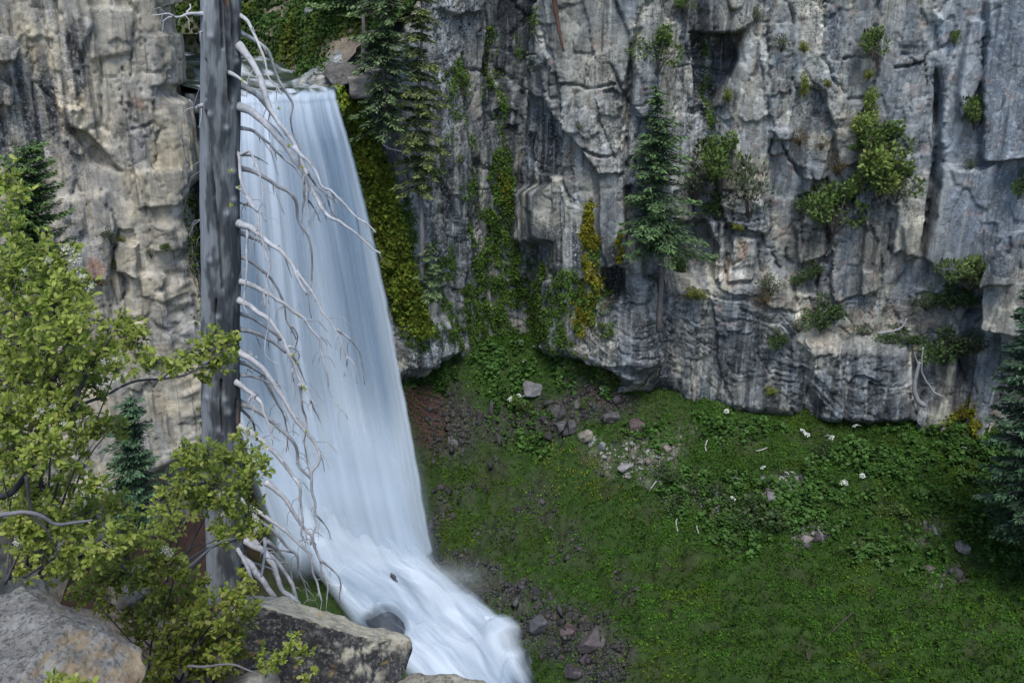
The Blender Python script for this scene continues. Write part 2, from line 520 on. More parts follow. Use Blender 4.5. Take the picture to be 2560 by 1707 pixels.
def rock_relief(s, z, seed, big=(1.9, 5.2), ab=0.30, am=0.095, asm=0.03):
    """fractured rock: three sizes of tilted blocks with open joints; returns relief and per-block tone"""
    wx = s + 0.30 * fbm2(s * 0.3, z * 0.18, 2, seed) + 0.02 * fbm2(s * 3, z * 3, 2, seed + 5)
    wz = z + 0.28 * fbm2(s * 0.3, z * 0.3, 2, seed + 9) + 0.02 * fbm2(s * 3, z * 3, 2, seed + 6)
    lean = wz * 0.10
    e1, r1, o1 = cells((wx + lean) / big[0], wz / big[1], seed + 1, 0.95, 0.75)
    col_s = s + 0.22 * noise2(s * 0.5, z * 0.35, seed + 40)
    ci = np.floor(col_s / 1.15 + 0.5 * noise2(s * 0.3, np.floor(z / 3.7), seed + 41)); ck = np.floor(z / 3.7 + 1.3 * ((_hash(ci.astype(np.int64), ci.astype(np.int64) * 0, seed) & 255) / 255.0) + 0.08 * noise2(s * 2, z, 4))
    rc = (_hash(ci.astype(np.int64), ck.astype(np.int64), seed + 42) & 1023) / 511.5 - 1
    e2, r2, o2 = cells((wx + lean * 1.4) / 0.72, wz / 1.35, seed + 2, 0.95, 0.7)
    e3, r3, o3 = cells((wx - lean) / 0.33, wz / 0.42, seed + 3)
    # where the rock is massive the small blocks fade
    massive = sstep(-0.25, 0.35, fbm2(s * 0.22, z * 0.2, 3, seed + 20))
    d = 0.85 * ab * r1[0] + ab * (1.3 * o1[0] * r1[1] + 0.5 * o1[1] * r1[2]) + 0.20 * rc
    d += (1 - 0.65 * massive) * (am * r2[0] + am * (1.7 * o2[0] * r2[1] + 1.0 * o2[1] * r2[2]))
    d += (1 - 0.85 * massive) * (asm * r3[0] + asm * 1.5 * (o3[0] * r3[1] + o3[1] * r3[2]))
    d -= 0.30 * (1 - sstep(0.0, 0.07, e1)) * sstep(-0.2, 0.3, noise2(s * 0.7, z * 0.5, seed + 31))
    d -= 0.17 * (1 - sstep(0.0, 0.075, e2)) * (1 - 0.75 * massive) * sstep(-0.4, 0.2, noise2(s * 1.1, z * 0.9, seed + 33))
    d -= 0.05 * (1 - sstep(0.0, 0.12, e3)) * (1 - 0.9 * massive)
    d += 0.03 * fbm2(s * 1.3, z * 0.9, 4, seed + 12) + 0.02 * fbm2(s * 6, z * 5, 3, seed + 13)
    tone = 0.4 * r1[1] + 0.35 * rc + 0.5 * r2[2] * (1 - 0.5 * massive) + 0.35 * r3[1] * (1 - 0.7 * massive)
    hue = 0.6 * r1[2] + 0.5 * r2[1]
    return d, tone, hue

def finish_sheet(name, V, nr, nc, mat, col, msk, **kw):
    me = make_mesh(name, V, grid_faces(nr, nc), mat, col, msk, **kw)
    return link(name, me)

BACK_CTRL = [(250, 49.5), (420, 49.3), (560, 48.8), (700, 48.4), (860, 48.0), (1000, 49.3), (1150, 51.5), (1255, 53.6), (1325, 53.0), (1375, 50.2), (1450, 49.2),
             (1590, 48.7), (1630, 50.0), (1750, 50.8), (1900, 50.2), (2100, 49.4), (2300, 48.3), (2420, 47.7), (2560, 46.4), (2900, 42), (3500, 33)]
S, PX, PY, NX, NY = plan_curve(BACK_CTRL, 0.070, 780, 2640, 0.3)
BACK_XY = (PX.copy(), PY.copy())
zs = [5.0]
while zs[-1] < 43:
    zs.append(zs[-1] + (0.070 if 13.0 < zs[-1] < 36.3 else 0.3))
Z = np.array(zs)
nr, nc = len(Z), len(S)
s2, z2 = np.meshgrid(S, Z)
x2 = np.broadcast_to(PX, s2.shape).copy(); y2 = np.broadcast_to(PY, s2.shape).copy()
nx2 = np.broadcast_to(NX, s2.shape); ny2 = np.broadcast_to(NY, s2.shape)
U, Vv = proj(x2, y2, z2)
wob = 8 * fbm2(s2 * 0.9, z2 * 0.9, 3, 71)
wob2 = 8 * fbm2(s2 * 0.9 + 40, z2 * 0.9, 3, 72)
Uw, Vw = U + 2 * wob, Vv + 2 * wob2
d, tone, hue = rock_relief(s2, z2, 100)
SLAB = ell(U, Vv, [(2510, 220, 140, 420, 1), (2430, 560, 130, 170, 1), (2200, 90, 50, 220, .8), (1530, 550, 45, 130, 1), (2540, 700, 90, 120, .8), (1335, 530, 45, 80, 1), (1800, 20, 80, 70, .7)], .5)
d = d * (1 - 0.72 * SLAB); tone = tone * (1 - 0.6 * SLAB)

# bedded rock: thin tilted shelves that curl over the lower buttress
bed = ell(Uw, Vw, [(1790, 800, 270, 170, 1), (2120, 930, 230, 100, 1), (1860, 520, 80, 70, 1), (2060, 590, 70, 90, .8), (1600, 900, 180, 90, .8), (1060, 870, 80, 60, .5), (2330, 760, 110, 60, .4)])
dip = 0.30 + 0.25 * fbm2(s2 * 0.15, z2 * 0.2, 2, 44)
bz = z2 + dip * (s2 - 30) + 0.16 * fbm2(s2 * 0.5, z2 * 0.5, 4, 45) + 0.08 * fbm2(s2 * 2.5, z2 * 2.5, 3, 46)
lay = np.zeros_like(bz)
for fq, am, sd_ in ((1.5, 0.16, 1), (3.7, 0.07, 2), (8.3, 0.03, 3)):
    q = bz * fq + 0.6 * noise2(s2 * 0.8, z2 * 0.4, 50 + sd_)
    fr = q - np.floor(q)
    rv = (_hash(np.floor(q).astype(np.int64), np.floor(s2 * fq * 0.35 + 0.7 * noise2(s2, z2, 8)).astype(np.int64), sd_) & 1023) / 511.5 - 1
    lay += am * (rv * 0.8 + (fr - 0.5) * 0.9 - 0.7 * (1 - sstep(0, 0.18, fr)))
bed = bed * (0.45 + 0.55 * sstep(-0.35, 0.3, fbm2(s2 * 0.6, z2 * 0.6, 3, 47)))
d = d * (1 - 0.45 * bed) + 0.9 * lay * bed

# named masses of the face, in photograph pixels: outline, relief in metres, edge softness in pixels
MASSES = [
    ([(1745, -60), (1880, -60), (1882, 55), (1872, 68), (1815, 85), (1770, 86), (1752, 78)], 1.25, 3),
    ([(1735, 86), (1850, 84), (1835, 150), (1815, 205), (1775, 270), (1745, 230), (1738, 150)], -1.2, 9),
    ([(1375, -60), (1606, -60), (1590, 60), (1566, 200), (1561, 430), (1500, 430), (1400, 300), (1340, 210)], 0.7, 5),
    ([(1500, 430), (1560, 430), (1565, 650), (1520, 668), (1500, 600)], 0.45, 5),
    ([(1505, 672), (1560, 672), (1560, 752), (1500, 756)], -1.1, 6),
    ([(1296, 470), (1378, 470), (1374, 600), (1330, 612), (1296, 590)], 0.8, 14),
    ([(1830, 585), (1896, 590), (1880, 690), (1822, 690)], 0.55, 4),
    ([(1768, 552), (1812, 548), (1812, 690), (1788, 690), (1790, 610)], 0.6, 4),
    ([(1690, 560), (1765, 555), (1785, 620), (1780, 690), (1690, 690)], -1.0, 10),
    ([(1800, 500), (1900, 480), (1925, 560), (1910, 585), (1815, 552)], 0.7, 8),
    ([(1600, 700), (1960, 690), (2010, 800), (2000, 1020), (1720, 1000), (1560, 900)], 0.9, 26),
    ([(1985, 560), (2060, 545), (2062, 640), (2000, 660)], 0.5, 5),
    ([(2165, 545), (2205, 560), (2195, 720), (2150, 735)], 0.7, 4),
    ([(2255, 560), (2310, 545), (2300, 640), (2262, 650)], 0.45, 5),
    ([(2010, 840), (2270, 850), (2290, 1040), (2040, 1030)], 1.2, 22),
    ([(2420, 48), (2464, 48), (2466, 105), (2452, 200), (2400, 300), (2390, 230)], 0.55, 4),
    ([(2462, 0), (2700, -40), (2700, 380), (2458, 400), (2452, 200), (2468, 100)], 0.95, 4),
    ([(2352, 410), (2450, 420), (2530, 380), (2640, 380), (2560, 690), (2360, 700), (2310, 640)], 0.8, 6),
    ([(2340, 170), (2352, 200), (2350, 420), (2312, 630), (2296, 640), (2332, 420)], -0.8, 4),
    ([(2475, 690), (2560, 560), (2800, 500), (2800, 850), (2480, 810)], 1.8, 6),
    ([(2080, 320), (2140, 330), (2160, 400), (2100, 420)], 0.4, 4),
    ([(1930, 320), (1985, 325), (1975, 352), (1925, 350)], 0.5, 3),
    ([(2000, 410), (2060, 415), (2050, 450), (2005, 446)], 0.45, 3),
    ([(1560, 470), (1575, 640), (1610, 640), (1590, 470)], -0.5, 6),
    ([(1010, 820), (1120, 800), (1150, 870), (1060, 915), (1010, 915)], 0.8, 12),
    ([(1090, -60), (1195, -60), (1190, 30), (1130, 40), (1090, 20)], 0.5, 6),
    ([(1215, -60), (1372, -60), (1340, 110), (1300, 260), (1240, 240)], -0.9, 14),
]
for poly, amt, edge in MASSES:
    d = d + amt * inpoly(U + 0.45 * wob, Vv + 0.45 * wob2, poly, edge)

# long open joints
d = d - 0.42 * sstep(-0.5, 0.3, fbm2(s2 * 0.8, z2 * 0.8, 3, 77)) * strokes(U + 1.0 * wob + 5 * noise2(s2 * 4, z2 * 4, 5), Vv + 1.0 * wob2, [
    ([(1606, 0), (1590, 60), (1566, 200), (1560, 430)], 9), ([(1370, 0), (1345, 140), (1312, 290)], 8), ([(2192, 0), (2188, 160), (2178, 260), (2140, 300)], 8),
    ([(1380, 60), (1400, 130), (1408, 330)], 5), ([(1470, 215), (1540, 210)], 5), ([(1400, 210), (1470, 215)], 4), ([(1455, 370), (1535, 395)], 5),
    ([(1910, 0), (1925, 180), (1920, 330)], 7), ([(1935, 330), (2000, 440)], 5), ([(2060, 0), (2055, 140), (2110, 240)], 6), ([(2225, 480), (2225, 640)], 8),
    ([(1960, 600), (1990, 760)], 6), ([(1900, 580), (1965, 700)], 6), ([(2460, 100), (2452, 210), (2462, 390)], 6), ([(2075, 560), (2062, 660), (2040, 720)], 5),
    ([(2345, 170), (2346, 420), (2305, 640)], 8), ([(1640, 130), (1620, 300)], 4), ([(2240, 170), (2300, 160)], 5), ([(2110, 145), (2180, 140)], 6), ([(1812, 560), (1816, 690)], 5)])

# undercut foot: the wall tucks in below its base line
BASE = np.array([(0, 1060), (430, 1010), (700, 960), (930, 935), (1010, 925), (1100, 900), (1180, 868), (1330, 862), (1420, 880), (1530, 920), (1640, 990), (1720, 1008), (1850, 1034), (1930, 1036),
                 (2010, 1020), (2080, 1034), (2150, 1052), (2240, 1062), (2300, 1080), (2400, 1085), (2560, 1100), (3300, 1180)], float)
bl = np.interp(U, BASE[:, 0], BASE[:, 1]) + 0.5 * wob2
under = sstep(-6, 70, Vv - bl)
d = d - 2.6 * under * sstep(1250, 1500, U) - 1.2 * under * (1 - sstep(1250, 1500, U))
d = d + 0.5 * sstep(-160, -20, Vv - bl) * (1 - under) * sstep(1400, 1600, U)
# the wet hollow behind the falling water
d = d - 1.2 * ell(U, Vv, [(700, 900, 330, 560, 1)], 0.6) * (1 - sstep(930, 1010, U))

d = d + 1.7 * sstep(28.6, 30.6, z2) * sstep(430, 520, U) * sstep(880, 840, U)
x3, y3, z3 = x2 + nx2 * d, y2 + ny2 * d, z2.copy()
# rim: above it the sheet lies back and becomes the wooded shoulder beside the river
zt = np.interp(U, [0, 700, 800, 870, 950, 1000, 1040, 1085, 1150], [31.0, 31.0, 31.1, 31.4, 32.0, 33.0, 34.6, 37.5, 42.5])
ex = np.maximum(0, z3 - zt)
lay_back = sstep(700, 880, U)
y3 = y3 + ex * 1.3
x3 = x3 - ex * 0.25 * lay_back
z3 = np.minimum(z3, zt) + ex * np.where(U < 760, 0.0, 0.45) * (0.3 + 0.7 * lay_back)

# colours of the stone and its stains, with some hollow shade painted in
n1 = fbm2(s2 * 0.35, z2 * 0.3, 4, 201); n2 = fbm2(s2 * 0.8, z2 * 0.8, 4, 202)
stw = fbm2(s2 * 2.6, z2 * 0.22, 4, 203); stb = fbm2(s2 * 2.1 + 9, z2 * 0.20, 4, 204); stf = fbm2(s2 * 7, z2 * 0.5, 3, 205)
n1 = 0.6 * n1 + 0.7 * fbm2(s2 * 0.7, z2 * 0.16, 4, 208)
col = np.empty(s2.shape + (3,)); col[:] = (0.205, 0.212, 0.205)
col = mixc(col, (0.42, 0.385, 0.30), sstep(-0.05, 0.5, hue * 0.5 + n1) * 0.8)
col = mixc(col, (0.115, 0.132, 0.15), sstep(0.0, 0.6, -hue * 0.5 - n1) * 0.85)
col = mixc(col, (0.17, 0.195, 0.225), ell(Uw, Vw, [(2470, 300, 180, 420, .75), (2250, 200, 60, 200, .5), (2120, 520, 80, 160, .4)]))
TAN = [(1480, 230, 110, 260, .55), (1530, 530, 40, 110, .3), (1720, 250, 70, 90, .8), (1890, 180, 40, 150, .7), (1850, 640, 40, 60, 1), (2035, 600, 60, 70, .8), (2175, 650, 40, 110, .8), (2160, 820, 140, 50, .6),
       (2290, 600, 40, 70, .6), (1640, 60, 60, 80, .4), (2330, 560, 40, 160, .2), (1130, 880, 50, 40, .3), (880, 150, 90, 60, .8), (1010, 400, 30, 120, .5), (2060, 800, 60, 70, .5)]
col = mixc(col, (0.40, 0.36, 0.27), ell(Uw, Vw, TAN, 0.7) * (0.6 + 0.5 * n2))
col *= np.clip(1 + 0.6 * tone, 0.35, 1.8)[..., None]
wetz = ell(Uw, Vw, [(1275, 150, 85, 230, 1), (1250, 420, 80, 200, .8), (1150, 560, 110, 190, .8), (1380, 700, 160, 140, .7), (1560, 850, 160, 120, .7), (1100, 250, 110, 200, .35), (1780, 200, 70, 180, .7),
                    (1340, 380, 50, 130, .8), (1760, 920, 280, 120, .75), (2120, 950, 220, 110, .8), (1450, 820, 120, 90, .6), (430, 800, 140, 400, .8), (700, 700, 250, 700, 1), (2350, 930, 120, 110, .7)], 0.7)
WHT = ell(Uw, Vw, [(1700, 300, 130, 130, .8), (1480, 330, 100, 120, .6), (1830, 640, 60, 60, .7), (1900, 220, 50, 160, .7), (1130, 100, 65, 130, .8), (1120, 260, 60, 110, .8), (1090, 560, 90, 160, .7), (1740, 320, 100, 70, .8), (1640, 330, 60, 80, .5), (1060, 860, 80, 60, .9), (1440, 560, 60, 110, .7), (1340, 330, 40, 90, .7),
                   (1220, 330, 50, 60, .5), (1760, 160, 40, 90, .7), (1860, 290, 50, 60, .6), (450, 650, 60, 150, .8), (1600, 790, 70, 90, .4), (820, 85, 60, 40, .8), (1560, 640, 60, 100, .4), (2000, 160, 90, 120, .35), (2290, 220, 60, 120, .4)], 0.7)
col = mixc(col, (0.47, 0.475, 0.46), sstep(-0.05, 0.4, stw + 0.5 * n2) * (0.10 + 0.9 * WHT))
col = mixc(col, (0.035, 0.038, 0.042), sstep(0.10, 0.36, stb + 0.35 * wetz - 0.10) * (0.34 + 0.66 * wetz))
col = mixc(col, (0.045, 0.051, 0.060), wetz * 0.72 * sstep(-0.4, 0.3, n2 + stf))
col = mixc(col, (0.02, 0.021, 0.022), ell(Uw, Vw, [(1532, 712, 34, 56, 1), (1532, 650, 14, 40, .8), (1300, 520, 20, 110, .9), (1768, 240, 24, 60, .9), (1790, 120, 50, 40, .8)], 0.4))  # black stain streaks, plus shade painted dark into the hole and the cave recess
col = mixc(col, (0.35, 0.17, 0.07), ell(Uw, Vw, [(1855, 618, 14, 22, .9), (1828, 670, 8, 40, .5)], .6) * 0.8)
col = mixc(col, (0.33, 0.21, 0.16), sstep(0.35, 0.6, fbm2(s2 * 1.4, z2 * 1.4, 3, 260)) * 0.35 * (1 - wetz))
red = ell(Uw, Vw, [(400, 1200, 200, 130, 1), (560, 1300, 160, 120, 1), (1060, 1030, 60, 70, 1)], 0.5)
col = mixc(col, (0.10, 0.030, 0.026), red)
# dry soil on the ledges
col = mixc(col, (0.30, 0.235, 0.17), ell(Uw, Vw, [(2180, 800, 160, 30, .8), (2050, 790, 60, 60, .6), (1900, 720, 30, 60, .5), (1790, 530, 40, 20, .6), (1640, 1010, 1, 1, 0)], 0.6) * (0.5 + n2))
msk = np.zeros(s2.shape + (3,))
msk[..., 0] = np.clip(0.25 + 0.5 * sstep(0.0, 0.5, fbm2(s2 * 0.3, z2 * 0.3, 3, 300)) + 0.6 * ell(Uw, Vw, [(1130, 90, 75, 120, 1), (1110, 260, 60, 130, .9), (1500, 180, 60, 40, .8), (1640, 160, 50, 60, .7), (1070, 870, 70, 50, .8)], .6) - 0.35 * ell(Uw, Vw, [(2470, 300, 180, 420, 1)]), 0, 1)
msk[..., 1] = np.clip(0.12 + 0.7 * WHT + 0.35 * ell(Uw, Vw, [(2500, 250, 160, 350, 1), (2530, 720, 80, 120, 1)]), 0, 1)
msk[..., 2] = np.clip(wetz * 1.1, 0, 1)

# green on the wall: where moss and small plants hold
GRN = ell(Uw, Vw, [(1255, 520, 48, 150, 1), (1240, 700, 90, 130, 1), (1290, 830, 180, 70, 1), (1380, 760, 130, 90, .85), (1070, 690, 90, 70, .75), (1110, 760, 100, 80, .75), (1150, 820, 100, 60, .8), (1480, 820, 60, 60, .6), (1240, 180, 30, 190, .65), (1300, 150, 40, 60, .4),
                   (1140, 190, 35, 60, .7), (1130, 330, 60, 120, .35), (1340, 90, 40, 90, .55), (1480, 700, 40, 90, .7), (1780, 250, 12, 160, .8), (1200, 480, 60, 70, .4), (1185, 620, 60, 60, .5), (1420, 860, 60, 30, .5), (450, 760, 40, 260, .8),
                   (480, 470, 22, 90, 1), (480, 900, 22, 220, .9), (1700, 990, 60, 18, .4), (1130, 430, 90, 60, .3), (985, 480, 40, 60, .3), (1020, 760, 55, 110, .9), (1000, 560, 50, 90, .8), (2390, 720, 60, 40, .6), (880, 60, 120, 80, .35)], 0.8)
FRINGE = np.clip(strokes(U, Vv, [([(868, 215), (885, 300), (925, 430), (965, 560), (1000, 700), (1030, 800)], 44)]), 0, 1)
GRN = np.clip(GRN * sstep(-0.15, 0.35, fbm2(s2 * 1.1, z2 * 0.8, 4, 320) + 0.45 * (GRN - 0.45)) * (0.3 + 0.7 * sstep(-0.15, 0.3, fbm2(s2 * 3.2, z2 * 2.4, 3, 322))) + FRINGE, 0, 1)
YEL = np.clip(ell(Uw, Vw, [(1475, 600, 22, 80, 1), (1455, 780, 22, 60, 1), (1490, 700, 14, 60, .7), (1550, 610, 8, 40, .8), (1260, 470, 16, 40, .6), (960, 520, 18, 30, .6), (985, 640, 28, 40, .8), (2420, 1060, 40, 50, .7)], 0.7)
              + strokes(U, Vv, [([(882, 250), (905, 330), (945, 430)], 26), ([(960, 590), (985, 660), (1005, 720)], 20)]), 0, 1)
col = mixc(col, (0.045, 0.075, 0.02), 0.75 * GRN); col = mixc(col, (0.15, 0.135, 0.012), 0.85 * YEL)
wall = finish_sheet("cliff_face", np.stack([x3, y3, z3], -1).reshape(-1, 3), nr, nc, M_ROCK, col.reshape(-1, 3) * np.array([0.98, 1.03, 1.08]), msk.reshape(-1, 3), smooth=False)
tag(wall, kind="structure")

WALLV = np.stack([x3, y3, z3], -1)
def wall_point(u, v):
    """the point of the built wall seen at a photograph pixel"""
    k = np.argmin((WU - u) ** 2 + (WV - v) ** 2 + 1e6 * (WY > 75))
    return WP[k]
WP = WALLV[::3, ::3].reshape(-1, 3); WU, WV = proj(WP[:, 0], WP[:, 1], WP[:, 2]); WY = WP[:, 1]

def pick(weight, n):
    w = weight.ravel().astype(float); w = w / w.sum()
    return rng.choice(len(w), n, p=w)

# moss and small plants growing on the wall (nobody could count them)
vis = ((U > 380) & (U < 2640) & (Vv > -40) & (Vv < 1150)).astype(float)
def wall_greens(name, weight, n, base, spread, lmin, lmax, droop, label, cat, out=(0.02, 0.16)):
    k = pick(weight * vis, n)
    P0 = WALLV.reshape(-1, 3)[k]
    nrm = np.stack([nx2.ravel()[k], ny2.ravel()[k], np.full(n, 0.25)], 1)
    P0 = P0 + nrm * rng.uniform(out[0], out[1], n)[:, None] + rng.normal(0, 0.05, (n, 3))
    D = nrm * 0.5 + np.array([0, 0, droop]) + rand_dirs(n) * 0.7
    L = rng.uniform(lmin, lmax, n)
    clump = fbm2(P0[:, 0] * 1.6, P0[:, 2] * 1.6, 3, 400)
    c = np.asarray(base) * (1 + 0.5 * clump + rng.normal(0, spread, n))[:, None]
    c = c * (1 + rng.normal(0, 0.08, (n, 3)))
    V_, F_, C_ = leaf_cards(P0, D, nrm + rand_dirs(n) * 0.5, L, L * 0.7, np.clip(c, 0.004, 0.6))
    o = link(name, make_mesh(name, V_, F_, M_MOSS, C_, smooth=False))
    return tag(o, label, cat, kind="stuff")
wall_greens("wall_plants", GRN ** 1.3, 68000, (0.085, 0.15, 0.030), 0.3, 0.06, 0.16, 0.1, "green moss and small leafy plants clinging to the grey wall", "wall plants")
wall_greens("fringe_moss", FRINGE * (0.4 + 0.6 * sstep(-0.3, 0.3, fbm2(s2 * 1.2, z2 * 0.5, 3, 351))), 15000, (0.15, 0.20, 0.028), 0.35, 0.12, 0.28, -0.45, "bright yellow-green moss draping the rock along the right edge of the falls", "moss", out=(0.05, 0.45))
wall_greens("yellow_moss", YEL ** 1.3 * sstep(-0.3, 0.3, fbm2(s2 * 2, z2 * 1.2, 3, 333)), 6500, (0.17, 0.165, 0.018), 0.3, 0.08, 0.2, -0.5, "mustard yellow moss hanging in strips on the wet wall", "moss")

# ================================================================== LEFT CLIFF (golden buttress beside the falls)
LEFT_CTRL = [(-700, 30), (-350, 35), (-60, 39.5), (120, 41.5), (280, 42.6), (400, 43.4), (450, 44.1), (466, 46.2), (474, 49), (480, 56)]
S, PX, PY, NX, NY = plan_curve(LEFT_CTRL, 0.074, -30, 540, 0.3)
zs = [5.0]
while zs[-1] < 37.5:
    zs.append(zs[-1] + (0.074 if 14.0 < zs[-1] < 36.5 else 0.3))
Z = np.array(zs); nr, nc = len(Z), len(S)
s2, z2 = np.meshgrid(S, Z)
x2 = np.broadcast_to(PX, s2.shape).copy(); y2 = np.broadcast_to(PY, s2.shape).copy()
nx2 = np.broadcast_to(NX, s2.shape); ny2 = np.broadcast_to(NY, s2.shape)
U, Vv = proj(x2, y2, z2)
wob = 9 * fbm2(s2 * 0.9, z2 * 0.9, 3, 171); wob2 = 9 * fbm2(s2 * 0.9 + 40, z2 * 0.9, 3, 172)
Uw, Vw = U + 2 * wob, Vv + 2 * wob2
d, tone, hue = rock_relief(s2, z2, 500, big=(1.9, 6.0), ab=0.16, am=0.055, asm=0.022)
d = d * 0.7
# vertical flutes of the upper face
fl = np.abs(noise2(s2 * 0.75 + 0.25 * noise2(s2, z2 * 0.3, 7), z2 * 0.07, 511))
d += 0.22 * (fl - 0.25) * sstep(520, 430, Vv)
LM = [([(-60, 85), (25, 95), (42, 118), (30, 150), (-60, 160)], 1.0, 4), ([(140, -60), (225, -60), (228, 60), (205, 150), (195, 120)], 0.35, 5), ([(222, 20), (330, 20), (330, 130), (230, 150)], 0.25, 6),
      ([(140, 260), (200, 270), (210, 330), (170, 320)], 0.4, 4), ([(165, 312), (215, 330), (300, 430), (230, 410), (205, 370)], -0.7, 6), ([(375, 90), (450, 80), (452, 210), (378, 215)], 0.3, 3),
      ([(150, 500), (265, 478), (290, 560), (270, 700), (170, 690)], 0.55, 7), ([(340, 430), (425, 420), (428, 510), (350, 520)], 0.35, 4), ([(285, 600), (340, 610), (345, 690), (292, 680)], 0.5, 4),
      ([(-60, 180), (30, 220), (28, 260), (-60, 262)], 0.7, 4), ([(320, 680), (400, 690), (410, 900), (330, 880)], 0.4, 5), ([(380, 560), (412, 560), (414, 622), (385, 626)], 0.45, 3)]
for poly, amt, edge in LM:
    d = d + amt * inpoly(U + 0.5 * wob, Vv + 0.5 * wob2, poly, edge)
d = d - 0.28 * sstep(-0.5, 0.3, fbm2(s2 * 0.8, z2 * 0.8, 3, 77)) * strokes(U + 1.2 * wob + 4 * noise2(s2 * 4, z2 * 4, 5), Vv + 1.2 * wob2, [([(140, 0), (150, 40), (190, 150), (205, 330)], 7), ([(85, 200), (130, 240), (160, 320), (250, 420)], 6), ([(225, 60), (205, 150)], 5), ([(330, 90), (328, 300), (345, 310)], 5), ([(300, 170), (312, 290)], 4),
                      ([(40, 70), (80, 130), (90, 250)], 6), ([(380, 240), (400, 330), (385, 400)], 4), ([(0, 260), (60, 290)], 6), ([(255, 480), (300, 560), (280, 640)], 5), ([(310, 700), (305, 800), (330, 880)], 5), ([(330, 325), (385, 310)], 4)])
bl = np.interp(U, [-300, 0, 300, 400, 440, 480, 540], [1400, 1320, 1250, 1170, 1120, 1050, 900])
d = d - 3.2 * sstep(-10, 90, Vv - bl + wob2)
# the right edge steps back below the overhang
d = d - 0.55 * inpoly(U + 2.2 * wob, Vv + 3.0 * wob2, [(430, 500), (455, 440), (700, 400), (700, 1500), (445, 1500), (420, 800)], 16)
x3, y3, z3 = x2 + nx2 * d, y2 + ny2 * d, z2.copy()
x3 = x3 + sstep(380, 450, U) * (0.75 * sstep(232, 262, Vv + wob2) + 0.5 * sstep(600, 900, Vv))
zt = np.interp(U, [-400, 0, 60, 150, 330, 385, 395, 455, 500, 540], [35.6, 35.35, 35.25, 35.5, 35.7, 35.6, 34.9, 34.9, 34.2, 33.8]) + 0.12 * fbm2(s2 * 1.5, z2 * 0, 3, 8)
ex = np.maximum(0, z3 - zt)
y3 = y3 + ex * 2.2; z3 = np.minimum(z3, zt) + ex * 0.12
n1 = fbm2(s2 * 0.4, z2 * 0.3, 4, 601); n2 = fbm2(s2 * 0.9, z2 * 0.9, 4, 602)
stw = fbm2(s2 * 3.0, z2 * 0.22, 4, 603); stb = fbm2(s2 * 2.2 + 9, z2 * 0.16, 4, 604); stf = fbm2(s2 * 8, z2 * 0.5, 3, 605)
col = np.empty(s2.shape + (3,)); col[:] = (0.42, 0.375, 0.285)
col = mixc(col, (0.245, 0.235, 0.205), sstep(-0.3, 0.5, -hue * 0.5 - n1 + 0.15) * 0.75)
col = mixc(col, (0.47, 0.40, 0.27), sstep(0.0, 0.7, n1 + hue * 0.4) * 0.6)
col *= np.clip(1 + 0.32 * tone, 0.5, 1.5)[..., None]
DK = ell(Uw, Vw, [(70, 300, 120, 170, .9), (190, 160, 40, 120, .9), (30, 200, 60, 100, .6), (175, 410, 50, 60, .7), (200, 620, 80, 90, .5), (110, 40, 30, 30, .6), (330, 340, 60, 50, .3)], 0.7)
col = mixc(col, (0.42, 0.42, 0.42), sstep(0.15, 0.45, stw) * (0.18 + 0.6 * DK + 0.3 * sstep(300, 420, U)))
col = mixc(col, (0.035, 0.036, 0.04), sstep(0.15, 0.4, stb + 0.42 * DK - 0.1) * (0.12 + 0.88 * DK))
col = mixc(col, (0.20, 0.20, 0.195), sstep(0.0, 0.5, stf + n2) * 0.4 + 0.5 * ell(Uw, Vw, [(220, 560, 90, 150, 1), (350, 850, 110, 200, .6)], .6))
col = mixc(col, (0.36, 0.14, 0.07), ell(Uw, Vw, [(230, 655, 22, 30, .7), (452, 255, 5, 14, .8), (450, 330, 5, 14, .6), (345, 260, 10, 20, .4)], .7) * 0.7)
wet = sstep(440, 500, Uw) * sstep(430, 480, Vv)
col = mixc(col, (0.085, 0.09, 0.09), wet * 0.8 * sstep(-0.3, 0.3, stf + 0.1))
col = mixc(col, (0.40, 0.41, 0.40), wet * 0.7 * sstep(0.1, 0.4, stw))
msk = np.zeros(s2.shape + (3,))
msk[..., 0] = np.clip(0.12 + 0.5 * DK, 0, 1); msk[..., 1] = np.clip(0.1 + 0.4 * DK, 0, 1); msk[..., 2] = wet
left_wall = finish_sheet("golden_cliff", np.stack([x3, y3, z3], -1).reshape(-1, 3), nr, nc, M_ROCK_TAN, col.reshape(-1, 3) * 1.15, msk.reshape(-1, 3), smooth=False)
tag(left_wall, kind="structure")
LWALL = np.stack([x3, y3, z3], -1)
WALLV = LWALL; vis = ((U > 300) & (U < 560) & (Vv > 200) & (Vv < 1250)).astype(float)
wall_greens("edge_plants", (sstep(425, 470, Uw) * sstep(430, 500, Vv) * sstep(-0.1, 0.4, fbm2(s2 * 0.9, z2 * 0.6, 4, 640)) + 0.001) ** 1.2, 5000, (0.07, 0.11, 0.025), 0.25, 0.10, 0.22, 0.0, "moss and leaves on the shaded right edge of the golden cliff", "wall plants")
LP = LWALL[::3, ::3].reshape(-1, 3); LU, LV = proj(LP[:, 0], LP[:, 1], LP[:, 2])
def left_point(u, v):
    return LP[np.argmin((LU - u) ** 2 + (LV - v) ** 2)]

# ================================================================== UPPER RIVER VALLEY (behind the lip)
BPX, BPY = BACK_XY
gx = np.arange(-46, 6, 0.28); gy = np.arange(45.6, 84, 0.28)
X, Y = np.meshgrid(gx, gy)
